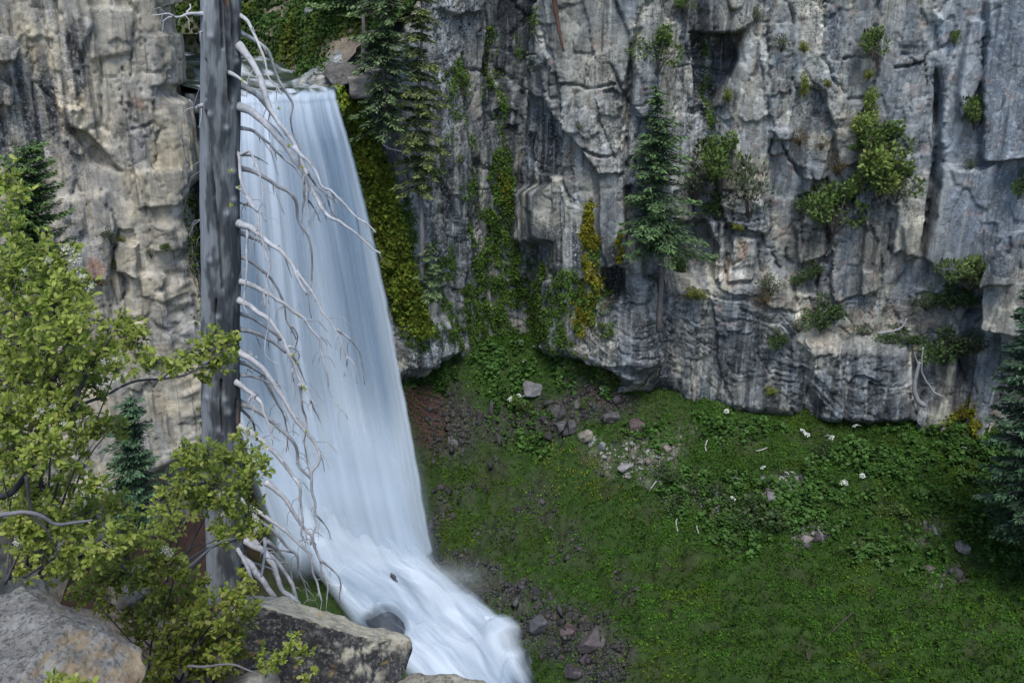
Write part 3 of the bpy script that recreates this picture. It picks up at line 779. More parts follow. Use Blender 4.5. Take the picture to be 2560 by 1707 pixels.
# right bank line runs from the lip away to the left
bank_x = np.interp(Y, [44, 47, 51, 56.7, 60, 66, 90], [-7.1, -7.6, -10.2, -14.1, -17.5, -30, -60])
dist = X - bank_x
nz = fbm2(X * 0.35, Y * 0.35, 5, 700)
rise = np.clip(dist, 0, None)
zv = 30.75 + 0.9 * sstep(-0.6, 0.5, dist + 0.5 * nz) + 0.62 * rise * (1 + 0.35 * nz) + 0.25 * nz * sstep(0, 2, dist) + 0.12 * np.clip(Y - 62, 0, 99) * sstep(-3, 2, dist) + 0.4 * np.clip(Y - 68, 0, 99)
zv = zv + np.clip(-dist - 13, 0, 99) * 0.5
# steep mossy bank face
zv = zv + 1.2 * sstep(0.2, 1.6, dist) * sstep(50, 54, Y)
# clear of the wall's front
zv = np.where((Y < 47.2) & (dist < 0), 30.2, zv)
behind = np.interp(X, BPX, BPY) + 0.4
keep_bank = ~((dist > 0.4) & (Y < behind)) & ~((Y < 48.4) & (dist > -1.2)) & (Y > 46.6)
Ub, Vb = proj(X, Y, zv)
mossy = sstep(-0.5, 0.8, dist) * (1 - ell(Ub, Vb, [(890, 150, 95, 70, 1), (960, 60, 80, 80, .6)], .7))
c = np.empty(X.shape + (3,)); c[:] = (0.20, 0.165, 0.125)
c = mixc(c, (0.05, 0.085, 0.02), 0.85 * mossy * sstep(-0.6, 0.1, nz))
c = mixc(c, (0.20, 0.19, 0.17), (1 - mossy) * sstep(0.1, 0.5, fbm2(X, Y, 4, 702)) * 0.7)
c = mixc(c, (0.05, 0.05, 0.045), sstep(0.3, -0.3, dist))
mk = np.zeros(X.shape + (3,)); mk[..., 0] = 0.3; mk[..., 1] = 0.25 * (1 - mossy)
bf = grid_faces(*X.shape); bf = bf[keep_bank.ravel()[bf].all(1)]
bank = link("river_bank", make_mesh("river_bank", np.stack([X, Y, zv], -1).reshape(-1, 3), bf, M_SOIL, c.reshape(-1, 3), mk.reshape(-1, 3)))
tag(bank, kind="structure")
BX, BY, BZ, BU, BV = X, Y, zv, Ub, Vb
def bank_z(x, y):
    i = int(np.clip((y - gy[0]) / 0.28, 0, len(gy) - 1)); j = int(np.clip((x - gx[0]) / 0.28, 0, len(gx) - 1))
    return BZ[i, j]
# leaves, grass and yellow flowers covering the bank
w = mossy * keep_bank * (dist > -0.2) * (Ub > 380) * (Ub < 1080) * (Vb > -60) * (Vb < 260) * sstep(-0.55, 0.0, nz + 0.2)
k = pick(w, 26000)
P0 = np.stack([X.ravel()[k], Y.ravel()[k], zv.ravel()[k]], 1) + rng.uniform(-0.11, 0.11, (len(k), 3)) * [1, 1, 0] + np.array([0, 0, 1]) * rng.uniform(0.02, 0.28, (len(k), 1))
cl = fbm2(P0[:, 0] * 0.9, P0[:, 1] * 0.9, 4, 705); yl = sstep(0.05, 0.5, fbm2(P0[:, 0] * 0.55 + 3, P0[:, 1] * 0.4, 3, 709))
cc = lerp(np.array([[0.06, 0.115, 0.03]]), np.array([[0.125, 0.15, 0.022]]), (yl * 0.7)[:, None]) * (1 + 0.6 * cl + rng.normal(0, 0.22, len(k)))[:, None]
L_ = rng.uniform(0.14, 0.32, len(k))
V_, F_, C_ = leaf_cards(P0, rand_dirs(len(k)) + [0, -0.3, 0.5], rand_dirs(len(k)) + [0, -0.6, 0.8], L_, L_ * 0.65, np.clip(cc, 0.005, 0.6))
tag(link("bank_moss", make_mesh("bank_moss", V_, F_, M_MOSS, C_, smooth=False)), "green and yellow moss with leafy plants covering the bank above the river", "moss", kind="stuff")

# high ground behind everything, out to the horizon
gx = np.concatenate([np.arange(-400, -60, 20), np.arange(-60, 80, 4), np.arange(80, 420, 20)]); gy = np.concatenate([np.arange(60, 100, 3), np.arange(100, 900, 25)])
X, Y = np.meshgrid(gx.astype(float), gy.astype(float))
zz = 39.5 + 0.10 * (Y - 60) + 3 * fbm2(X * 0.03, Y * 0.03, 4, 720) + 6 * sstep(80, 200, Y)
zz = np.where((X < 2) & (Y < 78), 33 + 0 * zz, zz)
cp = np.empty(X.shape + (3,)); cp[:] = (0.05, 0.075, 0.03)
tag(finish_sheet("plateau", np.stack([X, Y, zz], -1).reshape(-1, 3), X.shape[0], X.shape[1], M_SOIL, cp.reshape(-1, 3), np.zeros((X.size, 3))), kind="structure")

# ================================================================== GORGE SLOPE
SLP = [(1000, 940, 48.6), (1090, 905, 49.6), (1180, 880, 50.2), (1330, 878, 50.0), (1450, 890, 49.4), (1530, 935, 48.2), (1640, 995, 47.4), (1720, 1015, 47.0), (1900, 1045, 46.6), (2100, 1042, 46.2), (2240, 1070, 45.2), (2330, 1075, 45.0), (2430, 1060, 44.6), (2560, 1070, 43.6), (2800, 1090, 41),
       (1090, 1040, 47.6), (1300, 1040, 47.9), (1500, 1060, 46.6), (1750, 1120, 45.2), (2000, 1130, 44.6), (2300, 1150, 43.5), (2560, 1160, 42.2),
       (1100, 1150, 46.4), (1100, 1300, 44.8), (1125, 1400, 43.4), (1300, 1200, 46), (1300, 1350, 43.9), (1400, 1430, 42.2), (1500, 1250, 44.6), (1800, 1250, 43), (2100, 1250, 42.2), (2450, 1250, 41), (2800, 1250, 39.5),
       (600, 1380, 41.8), (540, 1280, 42.8), (690, 1480, 40.6), (780, 1570, 39.2), (870, 1670, 37.6), (1215, 1465, 41.8), (1360, 1545, 40.0), (1450, 1585, 38.4), (1480, 1640, 36.9), (1580, 1707, 35.2), (1580, 1500, 40), (1800, 1500, 38.5), (2100, 1500, 38), (2450, 1500, 37), (2800, 1500, 36), (1900, 1690, 34), (2250, 1690, 33.5), (2560, 1690, 32.6), (2900, 1690, 31.8)]
def deeper(u, v, y):
    k = np.interp(v, [860, 1000, 1080, 1160, 1260, 1400, 1500, 1600], [1.6, 2.1, 2.1, 1.7, 1.0, 0.6, 0.4, 0.0])
    return y + k * (1.0 if v > 1000 or u > 1450 else 0.8)
SP = np.array([P(u, v, deeper(u, v, y) if not 500 < u < 900 else y) for u, v, y in SLP])
extra = [(-4, 57, 15.8), (-1, 55, 15.8), (2, 55, 15.8), (5, 57, 15.8), (15, 55, 15.4), (24, 53, 16.5), (32, 49, 18), (-12, 52, 12), (-12, 48, 8.5), (-14, 44, 8), (-9, 43, 7.2), (-6, 41, 6.2), (-3, 39.5, 5.6), (-0.5, 38.2, 5.0), (1, 36, 4.4), (2.5, 33, 4.0), (5, 28, 4.5), (12, 28, 7.6), (22, 27, 9.5), (32, 26, 13),
         (-18, 40, 8), (-14, 37, 7), (-10, 34, 6), (-6, 30, 5), (-2, 27, 5), (-20, 48, 10), (38, 38, 20), (5, 22, 6), (-4, 20, 6)]
SP = np.concatenate([SP, np.array(extra, float)])
def tps_fit(pts, lam=0.4):
    n = len(pts); xy = pts[:, :2]
    r = np.linalg.norm(xy[:, None] - xy[None], axis=2)
    K = r ** 2 * np.log(r + 1e-6) + lam * np.eye(n)
    Pm = np.concatenate([np.ones((n, 1)), xy], 1)
    A = np.block([[K, Pm], [Pm.T, np.zeros((3, 3))]])
    return xy, np.linalg.solve(A, np.concatenate([pts[:, 2], np.zeros(3)]))
TX, TW = tps_fit(SP)
def slope_raw(x, y):
    sh = np.shape(x); x = np.ravel(x); y = np.ravel(y)
    out = np.empty(len(x))
    for i in range(0, len(x), 40000):
        a, b = x[i:i + 40000], y[i:i + 40000]
        r2 = (a[:, None] - TX[None, :, 0]) ** 2 + (b[:, None] - TX[None, :, 1]) ** 2
        out[i:i + 40000] = (0.5 * r2 * np.log(r2 + 1e-12)) @ TW[:-3] + TW[-3] + TW[-2] * a + TW[-1] * b
    return out.reshape(sh)
gx = np.arange(-22, 34, 0.15); gy = np.arange(20, 55, 0.15)
X, Y = np.meshgrid(gx, gy)
cx_, cy_ = np.meshgrid(np.arange(-22, 34.6, 0.6), np.arange(20, 55.6, 0.6))
zc = slope_raw(cx_, cy_)
def bilerp(grid, x, y):
    fx = (x + 22) / 0.6; fy = (y - 20) / 0.6
    i = np.clip(np.floor(fx).astype(int), 0, grid.shape[1] - 2); j = np.clip(np.floor(fy).astype(int), 0, grid.shape[0] - 2)
    tx, ty = fx - i, fy - j
    return (grid[j, i] * (1 - tx) + grid[j, i + 1] * tx) * (1 - ty) + (grid[j + 1, i] * (1 - tx) + grid[j + 1, i + 1] * tx) * ty
zz = bilerp(zc, X, Y)
Us, Vs = proj(X, Y, zz)
rough = ell(Us, Vs, [(1300, 1040, 260, 90, 1), (1150, 1330, 130, 130, 1), (1400, 1560, 150, 150, 1), (1180, 1200, 120, 100, .7), (1600, 1130, 120, 60, .6)], .6)
hum = fbm2(X * 0.45, Y * 0.45, 4, 801); fine = fbm2(X * 1.7, Y * 1.7, 4, 802)
e_, r_, o_ = cells(X / 0.55 + 0.3 * fine, Y / 0.5 + 0.2 * hum, 810)
mound = np.clip(0.25 - (o_[0] ** 2 + o_[1] ** 2), 0, 1)
eb, rb, ob = cells(X / 1.35 + 0.35 * fine, Y / 1.2 + 0.3 * hum, 812)
MZ = ell(Us, Vs, [(1250, 1270, 260, 240, 1), (1500, 1500, 200, 160, .7)], .7)
BIGM = (0.75 * sstep(0.0, 0.35, eb) + 0.25 * rb[0]) * ell(Us, Vs, [(1300, 1300, 330, 260, 1), (1700, 1550, 400, 220, .8), (2200, 1600, 500, 200, .6)], .7)
zz = zz + 0.28 * hum + 0.13 * fine + rough * (0.30 * fbm2(X * 1.1, Y * 1.1, 4, 805) + 0.9 * mound * (r_[0] > 0)) + 0.45 * mound * (r_[1] > -0.3) * sstep(1350, 1600, Vs) + BIGM
Us, Vs = proj(X, Y, zz)
wU = Us + 30 * fbm2(X * 0.6, Y * 0.6, 3, 820); wV = Vs + 24 * fbm2(X * 0.6 + 9, Y * 0.6, 3, 821)
bare = ell(wU, wV, [(1130, 1060, 80, 90, 1), (1260, 1060, 110, 45, .75), (1390, 1040, 70, 60, 1), (1480, 1010, 110, 50, 1), (1180, 1150, 90, 24, .5), (1130, 1420, 100, 45, .9), (1090, 1330, 30, 110, .8), (1250, 1490, 120, 45, 1), (1400, 1580, 140, 70, 1), (1500, 1650, 80, 90, 1), (1560, 1450, 30, 60, .4), (1420, 1360, 50, 50, .5), (1340, 1250, 60, 60, .45),
                  (1240, 1330, 60, 50, .45), (1150, 1240, 60, 30, .5), (1970, 1210, 60, 30, .8), (1430, 960, 50, 40, .5), (2060, 1340, 20, 20, 1), (2380, 930, 60, 60, .3)], .7)
pale = ell(wU, wV, [(1560, 1140, 90, 50, .8), (1640, 1150, 60, 60, .7), (1740, 1240, 80, 40, .5), (1770, 1260, 50, 40, .6), (1960, 1220, 60, 30, .6), (2020, 1340, 40, 30, .6), (2320, 1320, 60, 30, .4), (2370, 1440, 50, 40, .4), (1850, 1090, 80, 25, .3), (1690, 1090, 60, 20, .4)], .7)
bare = np.clip(bare * (0.75 + 0.5 * fine), 0, 1)
g1 = fbm2(X * 0.5, Y * 0.5, 4, 830)
c = np.empty(X.shape + (3,)); c[:] = (0.030, 0.062, 0.011)
c = mixc(c, (0.045, 0.042, 0.024), sstep(0.1, 0.6, -g1) * 0.5)
c = mixc(c, (0.026, 0.024, 0.022), bare)
c = mixc(c, (0.085, 0.07, 0.068), bare * sstep(0.1, 0.5, fbm2(X * 2.5, Y * 2.5, 3, 833)) * 0.8)
c = mixc(c, (0.22, 0.20, 0.17), pale * sstep(-0.2, 0.4, fine) * 0.8)
c = mixc(c, (0.062, 0.030, 0.028), ell(wU, wV, [(1050, 1010, 55, 60, 1), (1060, 1080, 50, 40, .8), (420, 1200, 160, 160, 1), (1520, 985, 60, 25, .5), (1180, 1470, 50, 15, .5)], .5))
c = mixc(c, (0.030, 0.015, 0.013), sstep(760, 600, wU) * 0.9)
mk = np.zeros(X.shape + (3,)); mk[..., 0] = 0.45; mk[..., 1] = 0.35 * bare + 0.4 * pale; mk[..., 2] = sstep(1380, 1500, Vs) * bare * 0.8
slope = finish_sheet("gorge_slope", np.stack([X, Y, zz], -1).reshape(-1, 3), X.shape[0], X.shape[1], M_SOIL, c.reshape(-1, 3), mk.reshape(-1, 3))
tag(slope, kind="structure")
SX, SY, SZ, SU, SV = X, Y, zz, Us, Vs
flat = SZ.ravel(); fu, fv, fy_ = SU.ravel(), SV.ravel(), SY.ravel()
def slope_point(u, v):
    return np.array([SX.ravel()[k0], SY.ravel()[k0], SZ.ravel()[k0]]) if (k0 := np.argmin((fu - u) ** 2 + (fv - v) ** 2 + 1e5 * (fy_ > 52.5))) >= 0 else None
def slope_z(x, y):
    return SZ[int(np.clip((y - 20) / 0.15, 0, SZ.shape[0] - 1)), int(np.clip((x + 22) / 0.15, 0, SZ.shape[1] - 1))]

# grass, moss and low leaves over the slope
inview = (SU > 985) & (SU < 2640) & (SV > 740) & (SV < 1790) & (SY < 54)
grow = np.clip(1 - 1.05 * bare, 0.0, 1) * (1 - 0.75 * pale)
lip = sstep(0.0, 0.5, g1 + 0.45) * 0.35 + 0.65
depthw = (SY / 40.0) ** 0
w = grow * lip * inview * (1 - 0.85 * MZ * (1 - sstep(0.04, 0.26, eb)))
k = pick(w, 170000)
P0 = np.stack([SX.ravel()[k], SY.ravel()[k], SZ.ravel()[k]], 1) + rng.uniform(-0.07, 0.07, (len(k), 3)) + np.array([0, 0, 1.0]) * rng.uniform(0.0, 0.12, (len(k), 1))
uu, vv = SU.ravel()[k], SV.ravel()[k]
cl = fbm2(P0[:, 0] * 0.7, P0[:, 1] * 0.7, 4, 840); cl2 = fbm2(P0[:, 0] * 2.4, P0[:, 1] * 2.4, 3, 841)
yl = sstep(0.0, 0.6, fbm2(P0[:, 0] * 0.4, P0[:, 1] * 0.4, 3, 845)) * 0.7 + 0.5 * ell(uu, vv, [(1150, 1250, 160, 120, 1), (1650, 1660, 90, 50, 1.6), (1250, 1280, 140, 120, .8)], .8)
cc = lerp(np.array([[0.060, 0.125, 0.020]]), np.array([[0.105, 0.14, 0.018]]), np.clip(yl, 0, 1)[:, None])
patch = fbm2(P0[:, 0] * 0.22, P0[:, 1] * 0.28, 3, 847)
cc = cc * np.array([[0.84, 0.98, 0.78]]) * (1 + 0.55 * patch)[:, None] * (1 + 0.6 * cl + 0.45 * cl2 + rng.normal(0, 0.22, len(k)))[:, None]
L_ = rng.uniform(0.07, 0.17, len(k))
V_, F_, C_ = leaf_cards(P0, rand_dirs(len(k)) * 0.8 + [0, -0.3, 0.75], rand_dirs(len(k)) * 0.8 + [0, -0.5, 0.6], L_, L_ * rng.uniform(0.3, 0.8, len(k)), np.clip(cc, 0.004, 0.5))
tag(link("grass", make_mesh("grass", V_, F_, M_MOSS, C_, smooth=False)), "short green grass and moss over the steep slope below the cliff", "grass", kind="stuff")
# broad-leaved herbs in drifts under the wall and at the right
hw = ell(wU, wV, [(1150, 935, 130, 45, 1), (1300, 910, 140, 50, 1), (1450, 950, 60, 40, .9), (1280, 1020, 50, 60, .8), (1520, 960, 90, 40, .9), (1900, 1290, 130, 90, 1), (1750, 1250, 90, 60, .7), (2150, 1180, 160, 60, .8), (2420, 1200, 160, 90, 1), (2250, 1400, 120, 60, .7), (2500, 1350, 90, 70, .8), (1330, 1090, 60, 60, .6), (1800, 1080, 160, 30, .7), (2350, 1080, 110, 50, 1), (1620, 1090, 60, 40, .6), (2080, 1270, 90, 60, .7)], .8) * inview
k = pick(hw * sstep(-0.05, 0.4, fine + 0.8 * hum) * np.where(SV > 1000, 0.55, 1.0), 15000)
P0 = np.stack([SX.ravel()[k], SY.ravel()[k], SZ.ravel()[k]], 1) + rng.uniform(-0.08, 0.08, (len(k), 3)) + np.array([0, 0, 1.0]) * rng.uniform(0.08, 0.45, (len(k), 1))
cl = fbm2(P0[:, 0] * 1.5, P0[:, 1] * 1.5, 3, 850)
cc = np.array([[0.062, 0.135, 0.028]]) * (1 + 0.5 * cl + rng.normal(0, 0.2, len(k)))[:, None]
L_ = rng.uniform(0.14, 0.32, len(k))
V_, F_, C_ = leaf_cards(P0, rand_dirs(len(k)) * [1, 1, 0.4] + [0, -0.2, 0.1], rand_dirs(len(k)) * 0.5 + [0, -0.3, 1.0], L_, L_ * 0.75, np.clip(cc, 0.004, 0.5))
tag(link("herb_leaves", make_mesh("herb_leaves", V_, F_, M_LEAF, C_, smooth=False)), "broad green herb leaves in drifts along the foot of the wall", "herbs", kind="stuff")
# loose scree on the bare ground
k = pick((bare + 0.7 * pale) ** 1.8 * inview, 4200)
b_ = Buf()
cube = np.array([[-1, -1, -1], [1, -1, -1], [1, 1, -1], [-1, 1, -1], [-.7, -.6, 1], [.8, -.7, .8], [.6, .7, 1], [-.8, .7, .7]], float)
cf = np.array([[0, 1, 5, 4], [1, 2, 6, 5], [2, 3, 7, 6], [3, 0, 4, 7], [4, 5, 6, 7], [3, 2, 1, 0]])
q = rng.normal(size=(len(k), 4)); q /= np.linalg.norm(q, axis=1)[:, None]
def qrot(q, v):
    w, x, y, z = q[:, 0, None], q[:, 1, None], q[:, 2, None], q[:, 3, None]
    R = np.stack([np.concatenate([1 - 2 * (y * y + z * z), 2 * (x * y - z * w), 2 * (x * z + y * w)], 1), np.concatenate([2 * (x * y + z * w), 1 - 2 * (x * x + z * z), 2 * (y * z - x * w)], 1), np.concatenate([2 * (x * z - y * w), 2 * (y * z + x * w), 1 - 2 * (x * x + y * y)], 1)], 1)
    return np.einsum('nij,kj->nki', R, v)
sz = rng.lognormal(-2.75, 0.5, len(k))[:, None] * np.array([[1, 0.75, 0.55]]) * rng.uniform(0.7, 1.3, (len(k), 3))
Vq = np.einsum('nki,ni->nki', np.broadcast_to(cube, (len(k), 8, 3)), sz)
R = qrot(q, np.eye(3)).transpose(0, 2, 1)
Vq = np.einsum('nij,nkj->nki', R, Vq) + np.stack([SX.ravel()[k], SY.ravel()[k], SZ.ravel()[k]], 1)[:, None, :]
Fq = (np.arange(len(k))[:, None, None] * 8 + cf[None]).reshape(-1, 4)
pc = pale.ravel()[k][:, None]
cc = (np.array([[0.048, 0.046, 0.047]]) * (1 - pc) + np.array([[0.25, 0.24, 0.22]]) * pc) * rng.uniform(0.45, 1.6, (len(k), 1)) * (1 + rng.normal(0, 0.06, (len(k), 3)))
cq = np.repeat(cc, 8, 0)
tag(link("scree", make_mesh("scree", Vq.reshape(-1, 3), Fq, M_SOIL, cq, np.zeros_like(cq) + [0.1, 0.1, 0.1], smooth=False)), "dark loose scree on the bare bank beside the white water", "scree", kind="stuff")

# ================================================================== WATER
# upper river
gx = np.linspace(0, 1, 120); gt = np.linspace(0, 1, 150)
sg, tg = np.meshgrid(gx, gt)
cl_x = np.interp(tg, [0, .3, .6, 1], [-10.4, -14.5, -20, -34]); cl_y = np.interp(tg, [0, .3, .6, 1], [45.95, 51.5, 58.0, 66])
half = np.interp(tg, [0, .3, .6, 1], [2.55, 4.6, 5.2, 5.5])
X = cl_x + (sg - 0.5) * 2 * half; Y = cl_y + (sg - 0.5) * 2 * half * np.interp(tg, [0, .2, 1], [0.0, 0.45, 0.6])
ripple = fbm2(sg * 9 + 0.8 * noise2(sg * 3, tg * 6, 4), tg * 11, 5, 900)
zr = lerp(lerp(31.10, 31.42, sg), 31.42, sstep(0, 0.15, tg)) + 0.09 * ripple * sstep(0, 0.05, tg) - 0.12 * sstep(0.012, 0, tg) + 0.5 * sstep(0.28, 0.36, tg) + 0.10 * fbm2(X * 0.6, Y * 0.6, 2, 905)
foam = np.clip(0.8 * sstep(-0.05, 0.6, ripple + 0.12 * sstep(0.1, 0.0, tg)) + ell(tg + 0.05 * ripple, sg, [(0.31, .30, .06, .4, .7), (0.09, .75, .05, .3, .6)], .9) * sstep(-0.5, 0.4, ripple), 0, 1)
c = np.empty(X.shape + (3,)); c[:] = (0.030, 0.045, 0.035)
c = mixc(c, (0.06, 0.085, 0.04), sstep(0, .4, fbm2(X * .5, Y * .5, 3, 907)) * .6)
c = mixc(c, (0.62, 0.68, 0.74), foam * 0.85)
m, nt, N, L, bs = new_mat("river_water")
L.new(attr(nt, "Col").outputs["Color"], bs.inputs["Base Color"]); bs.inputs["Roughness"].default_value = 0.22
river = link("river", make_mesh("river", np.stack([X, Y, zr], -1).reshape(-1, 3), grid_faces(*X.shape), m, c.reshape(-1, 3)))
tag(river, kind="structure")

# the fall
LE = np.array([(565, 232), (556, 300), (553, 400), (553, 700), (565, 900), (590, 1050), (625, 1160), (660, 1260), (690, 1340)], float)
RE = np.array([(842, 206), (866, 290), (888, 360), (908, 430), (952, 600), (988, 760), (1021, 930), (1050, 1080), (1070, 1200), (1084, 1300), (1110, 1420)], float)
def fall_sheet(name, off, cov, ns=110, nt_=190, seed=0, s0=0.0, s1=1.0, edgew=0.06, v1=1330, amp=0.16, mat=None, top=True):
    sg, tg = np.meshgrid(np.linspace(s0, s1, ns), np.linspace(0, 1, nt_))
    v = 218 + (v1 - 218) * tg ** 1.25
    ul = np.interp(v, LE[:, 1], LE[:, 0]); ur = np.interp(v, RE[:, 1], RE[:, 0])
    vrow = v + ((1 - sg) * 16 + 5 * noise2(sg * 5, sg * 0, 918) + 2.5 * noise2(sg * 17, sg * 0, 919)) * (1 - tg) ** 3
    uu = ul + (ur - ul) * sg
    fall_t = np.sqrt(np.clip((v - 218) / 1100.0, 0, 2))
    Yd = 46.2 - 0.25 * np.minimum(1, tg * 40) - 3.3 * fall_t - off * np.minimum(1, tg * 6)
    pt = P(uu, vrow, Yd)
    ridge = fbm2(sg * 11, tg * 0.9 + 3, 4, 910 + seed) + 0.12 * fbm2(sg * 30, tg * 1.2, 2, 915 + seed)
    pt[..., 1] -= amp * ridge * np.minimum(1, tg * 5 + 0.15)
    # round the lip back into the river
    KL = 0.055
    i6 = int(np.searchsorted(np.linspace(0, 1, nt_), KL)); kq = np.clip(tg / KL, 0, 1)[:i6]
    p6 = pt[i6][None]; zl_ = lerp(31.16, 31.47, np.clip(sg[0], 0, 1))[None] + 0.03 * ridge[i6][None]
    pt[:i6, :, 0] = pt[:i6, :, 0] * kq + p6[..., 0] * (1 - kq)
    pt[:i6, :, 1] = p6[..., 1] + 1.3 * (1 - np.sin(kq * np.pi / 2)); pt[:i6, :, 2] = p6[..., 2] + (zl_ - p6[..., 2]) * np.cos(kq * np.pi / 2)
    e = np.minimum(sstep(0, edgew * 0.6, sg - s0 + (0.0 if s0 > 0 else 0.02)), sstep(0, edgew, s1 - sg - 0.006 * noise2(tg * 30, sg, 3)))
    cover = np.clip(cov(sg, tg, ridge), 0, 1) * e * sstep(0.004, 0.05, tg + 0.012 * fbm2(sg * 8, sg * 0, 2, 917))
    white = np.clip(0.47 + 0.85 * fbm2(sg * 5 + 1, tg * 0.45, 3, 930 + seed) + 0.45 * sstep(0.6, 0.1, sg) * sstep(0.55, 0.15, tg) + 0.25 * ridge - 0.30 * sstep(0.55, 1.0, sg) * (1 - sstep(0.75, 0.95, tg)) + 0.95 * sstep(0.66, 0.88, tg) + 0.35 * sstep(0.22, 0.0, tg) - 0.38 * ell(sg, tg, [(0.72, 0.35, 0.16, 0.30, 1), (0.05, .62, .2, .3, .7)], .8), 0.0, 1)
    c = np.stack([cover, white, 0 * cover], -1).reshape(-1, 3)
    me = make_mesh(name, pt.reshape(-1, 3), grid_faces(nt_, ns), mat or M_FALL, c, uv=np.stack([sg, tg], -1).reshape(-1, 2))
    return me
fall = link("waterfall", None); tag(fall, kind="structure")
link("water_sheet", fall_sheet("water_sheet", 0.0, lambda s, t, r: 0.99 * sstep(1.0, 0.97, t), edgew=0.09, v1=1410), fall)
link("water_veil", fall_sheet("water_veil", 0.22, lambda s, t, r: (0.36 + 0.45 * r + 0.12 * (1 - t)) * sstep(1.0, 0.9, t), seed=3, edgew=0.16, v1=1400), fall)
link("water_veil", fall_sheet("water_veil", 0.45, lambda s, t, r: (0.25 + 0.55 * r + 0.25 * sstep(.7, 1, t)) * sstep(1.0, 0.9, t), seed=7, edgew=0.22, v1=1390), fall)

link("spray_veil", fall_sheet("spray_veil", 0.75, lambda s, t, r: 0.85 * sstep(0.68, 0.90, t) * sstep(1.0, 0.93, t) * (1 + 0.5 * r), ns=80, seed=21, s0=-0.04, s1=1.03, edgew=0.30, v1=1460, mat=M_MIST), fall)
link("spray_veil", fall_sheet("spray_veil", 0.55, lambda s, t, r: 0.10 + 0.25 * r, ns=70, seed=29, s0=0.0, s1=1.015, edgew=0.20, v1=1400, mat=M_MIST), fall)
# the run-out below the fall
ROWS = [((610, 1130, 42.7), (1066, 1180, 43.0)), ((650, 1225, 42.2), (1080, 1265, 42.6)), ((690, 1320, 41.7), (1092, 1342, 42.2)), ((740, 1420, 41.1), (1128, 1412, 41.8)), ((795, 1500, 40.4), (1205, 1462, 41.3)), ((870, 1590, 39.5), (1285, 1508, 40.7)),
        ((950, 1670, 38.4), (1330, 1556, 39.9)), ((1040, 1740, 37.4), (1352, 1630, 38.6)), ((1140, 1810, 36.0), (1400, 1720, 37.0)), ((1240, 1900, 34), (1460, 1830, 34.8)), ((1300, 2000, 31), (1560, 1950, 32))]
RL = spline(np.array([P(*r[0]) for r in ROWS]), 0.12); RR = spline(np.array([P(*r[1]) for r in ROWS]), 0.12)
nt_ = 330
def resamp(c, n):
    s = np.linspace(0, 1, len(c)); q = np.linspace(0, 1, n)
    return np.stack([np.interp(q, s, c[:, i]) for i in range(3)], 1)
def row_param(rows, side, n):
    pts = np.array([P(*r[side]) for r in rows]); t = np.linspace(0, 1, len(pts)); q = np.linspace(0, 1, n)
    out = np.stack([np.interp(q, t, pts[:, i]) for i in range(3)], 1)
    ker = np.hanning(31); ker /= ker.sum()
    return np.stack([np.convolve(np.pad(out[:, i], 15, 'edge'), ker, 'valid') for i in range(3)], 1)
A, B = row_param(ROWS, 0, nt_), row_param(ROWS, 1, nt_)
def rapid_sheet(name, lift, cov, seed, ns=96, s0=0.0, s1=1.0, edge=0.05, amp=0.3):
    sg, tg = np.meshgrid(np.linspace(s0, s1, ns), np.linspace(0, 1, nt_))
    pt = A[:, None, :] + (B - A)[:, None, :] * sg[..., None]
    flow = fbm2(sg * 7 + 0.6 * noise2(sg * 2, tg * 4, 7), tg * 3.5, 3, 940 + seed)
    swell = fbm2(sg * 2.5, tg * 7, 3, 950 + seed)
    pt[..., 2] += amp * (0.6 * flow + swell) * sstep(0.02, 0.2, tg) + lift
    fray = 0.04 * fbm2(sg * 2, tg * 7, 2, 961)
    e = np.minimum(sstep(0, edge, sg - s0), sstep(0, edge, s1 - sg + fray * sstep(0.3, 0.5, tg))) * sstep(0.0, 0.10, tg + 0.05 * flow)
    qU, qV = proj(pt[..., 0], pt[..., 1], pt[..., 2])
    over = ell(qU, qV, [(968, 1572, 62, 62, 1), (1262, 1600, 46, 30, .55), (985, 1442, 14, 10, .5)], .8)
    pt[..., 2] += 0.30 * ell(qU, qV, [(968, 1572, 62, 62, 1)], .7)
    cover = np.clip(cov(sg, tg, flow), 0, 1) * e * (1 - 0.62 * over)
    white = np.clip(0.95 + 0.9 * flow * sstep(0.12, 0.3, tg) + 0.35 * swell + 0.6 * sstep(0.36, 0.12, tg) - 0.25 * sstep(0.66, 0.85, tg) - 0.55 * ell(sg, tg, [(0.30, .42, .16, .12, 1), (.12, .33, .1, .1, .7), (.55, .36, .2, .05, .5), (.8, .52, .12, .08, .6)], .8), 0, 1)
    step_ = tg * 7 + 0.8 * noise2(sg * 3, tg * 3, 970); fr_ = step_ - np.floor(step_)
    pt[..., 2] += 0.10 * (0.5 - fr_) * sstep(0.2, 0.35, tg) * (1 - sstep(0.8, 0.9, tg))
    return make_mesh(name, pt.reshape(-1, 3), grid_faces(nt_, ns), M_RAPID, np.stack([cover, white, 0 * cover], -1).reshape(-1, 3), uv=np.stack([sg, tg], -1).reshape(-1, 2))
rap = link("rapids", None); tag(rap, kind="structure")
fade_end = lambda s, t: sstep(0.86, 0.62, t - 0.10 * (1 - s))
link("foam_sheet", rapid_sheet("foam_sheet", 0.0, lambda s, t, f: 0.98 * fade_end(s, t) + 0.35 * f * sstep(.55, .7, t), 0, edge=0.32), rap)
link("foam_veil", rapid_sheet("foam_veil", 0.28, lambda s, t, f: (0.38 + 0.5 * f) * fade_end(s, t), 5, s0=-0.02, s1=1.0, edge=0.32), rap)
link("foam_veil", rapid_sheet("foam_veil", 0.6, lambda s, t, f: (0.34 + 0.4 * f) * sstep(0.45, 0.1, t), 9, s0=0.0, s1=1.03, edge=0.36, amp=0.40), rap)
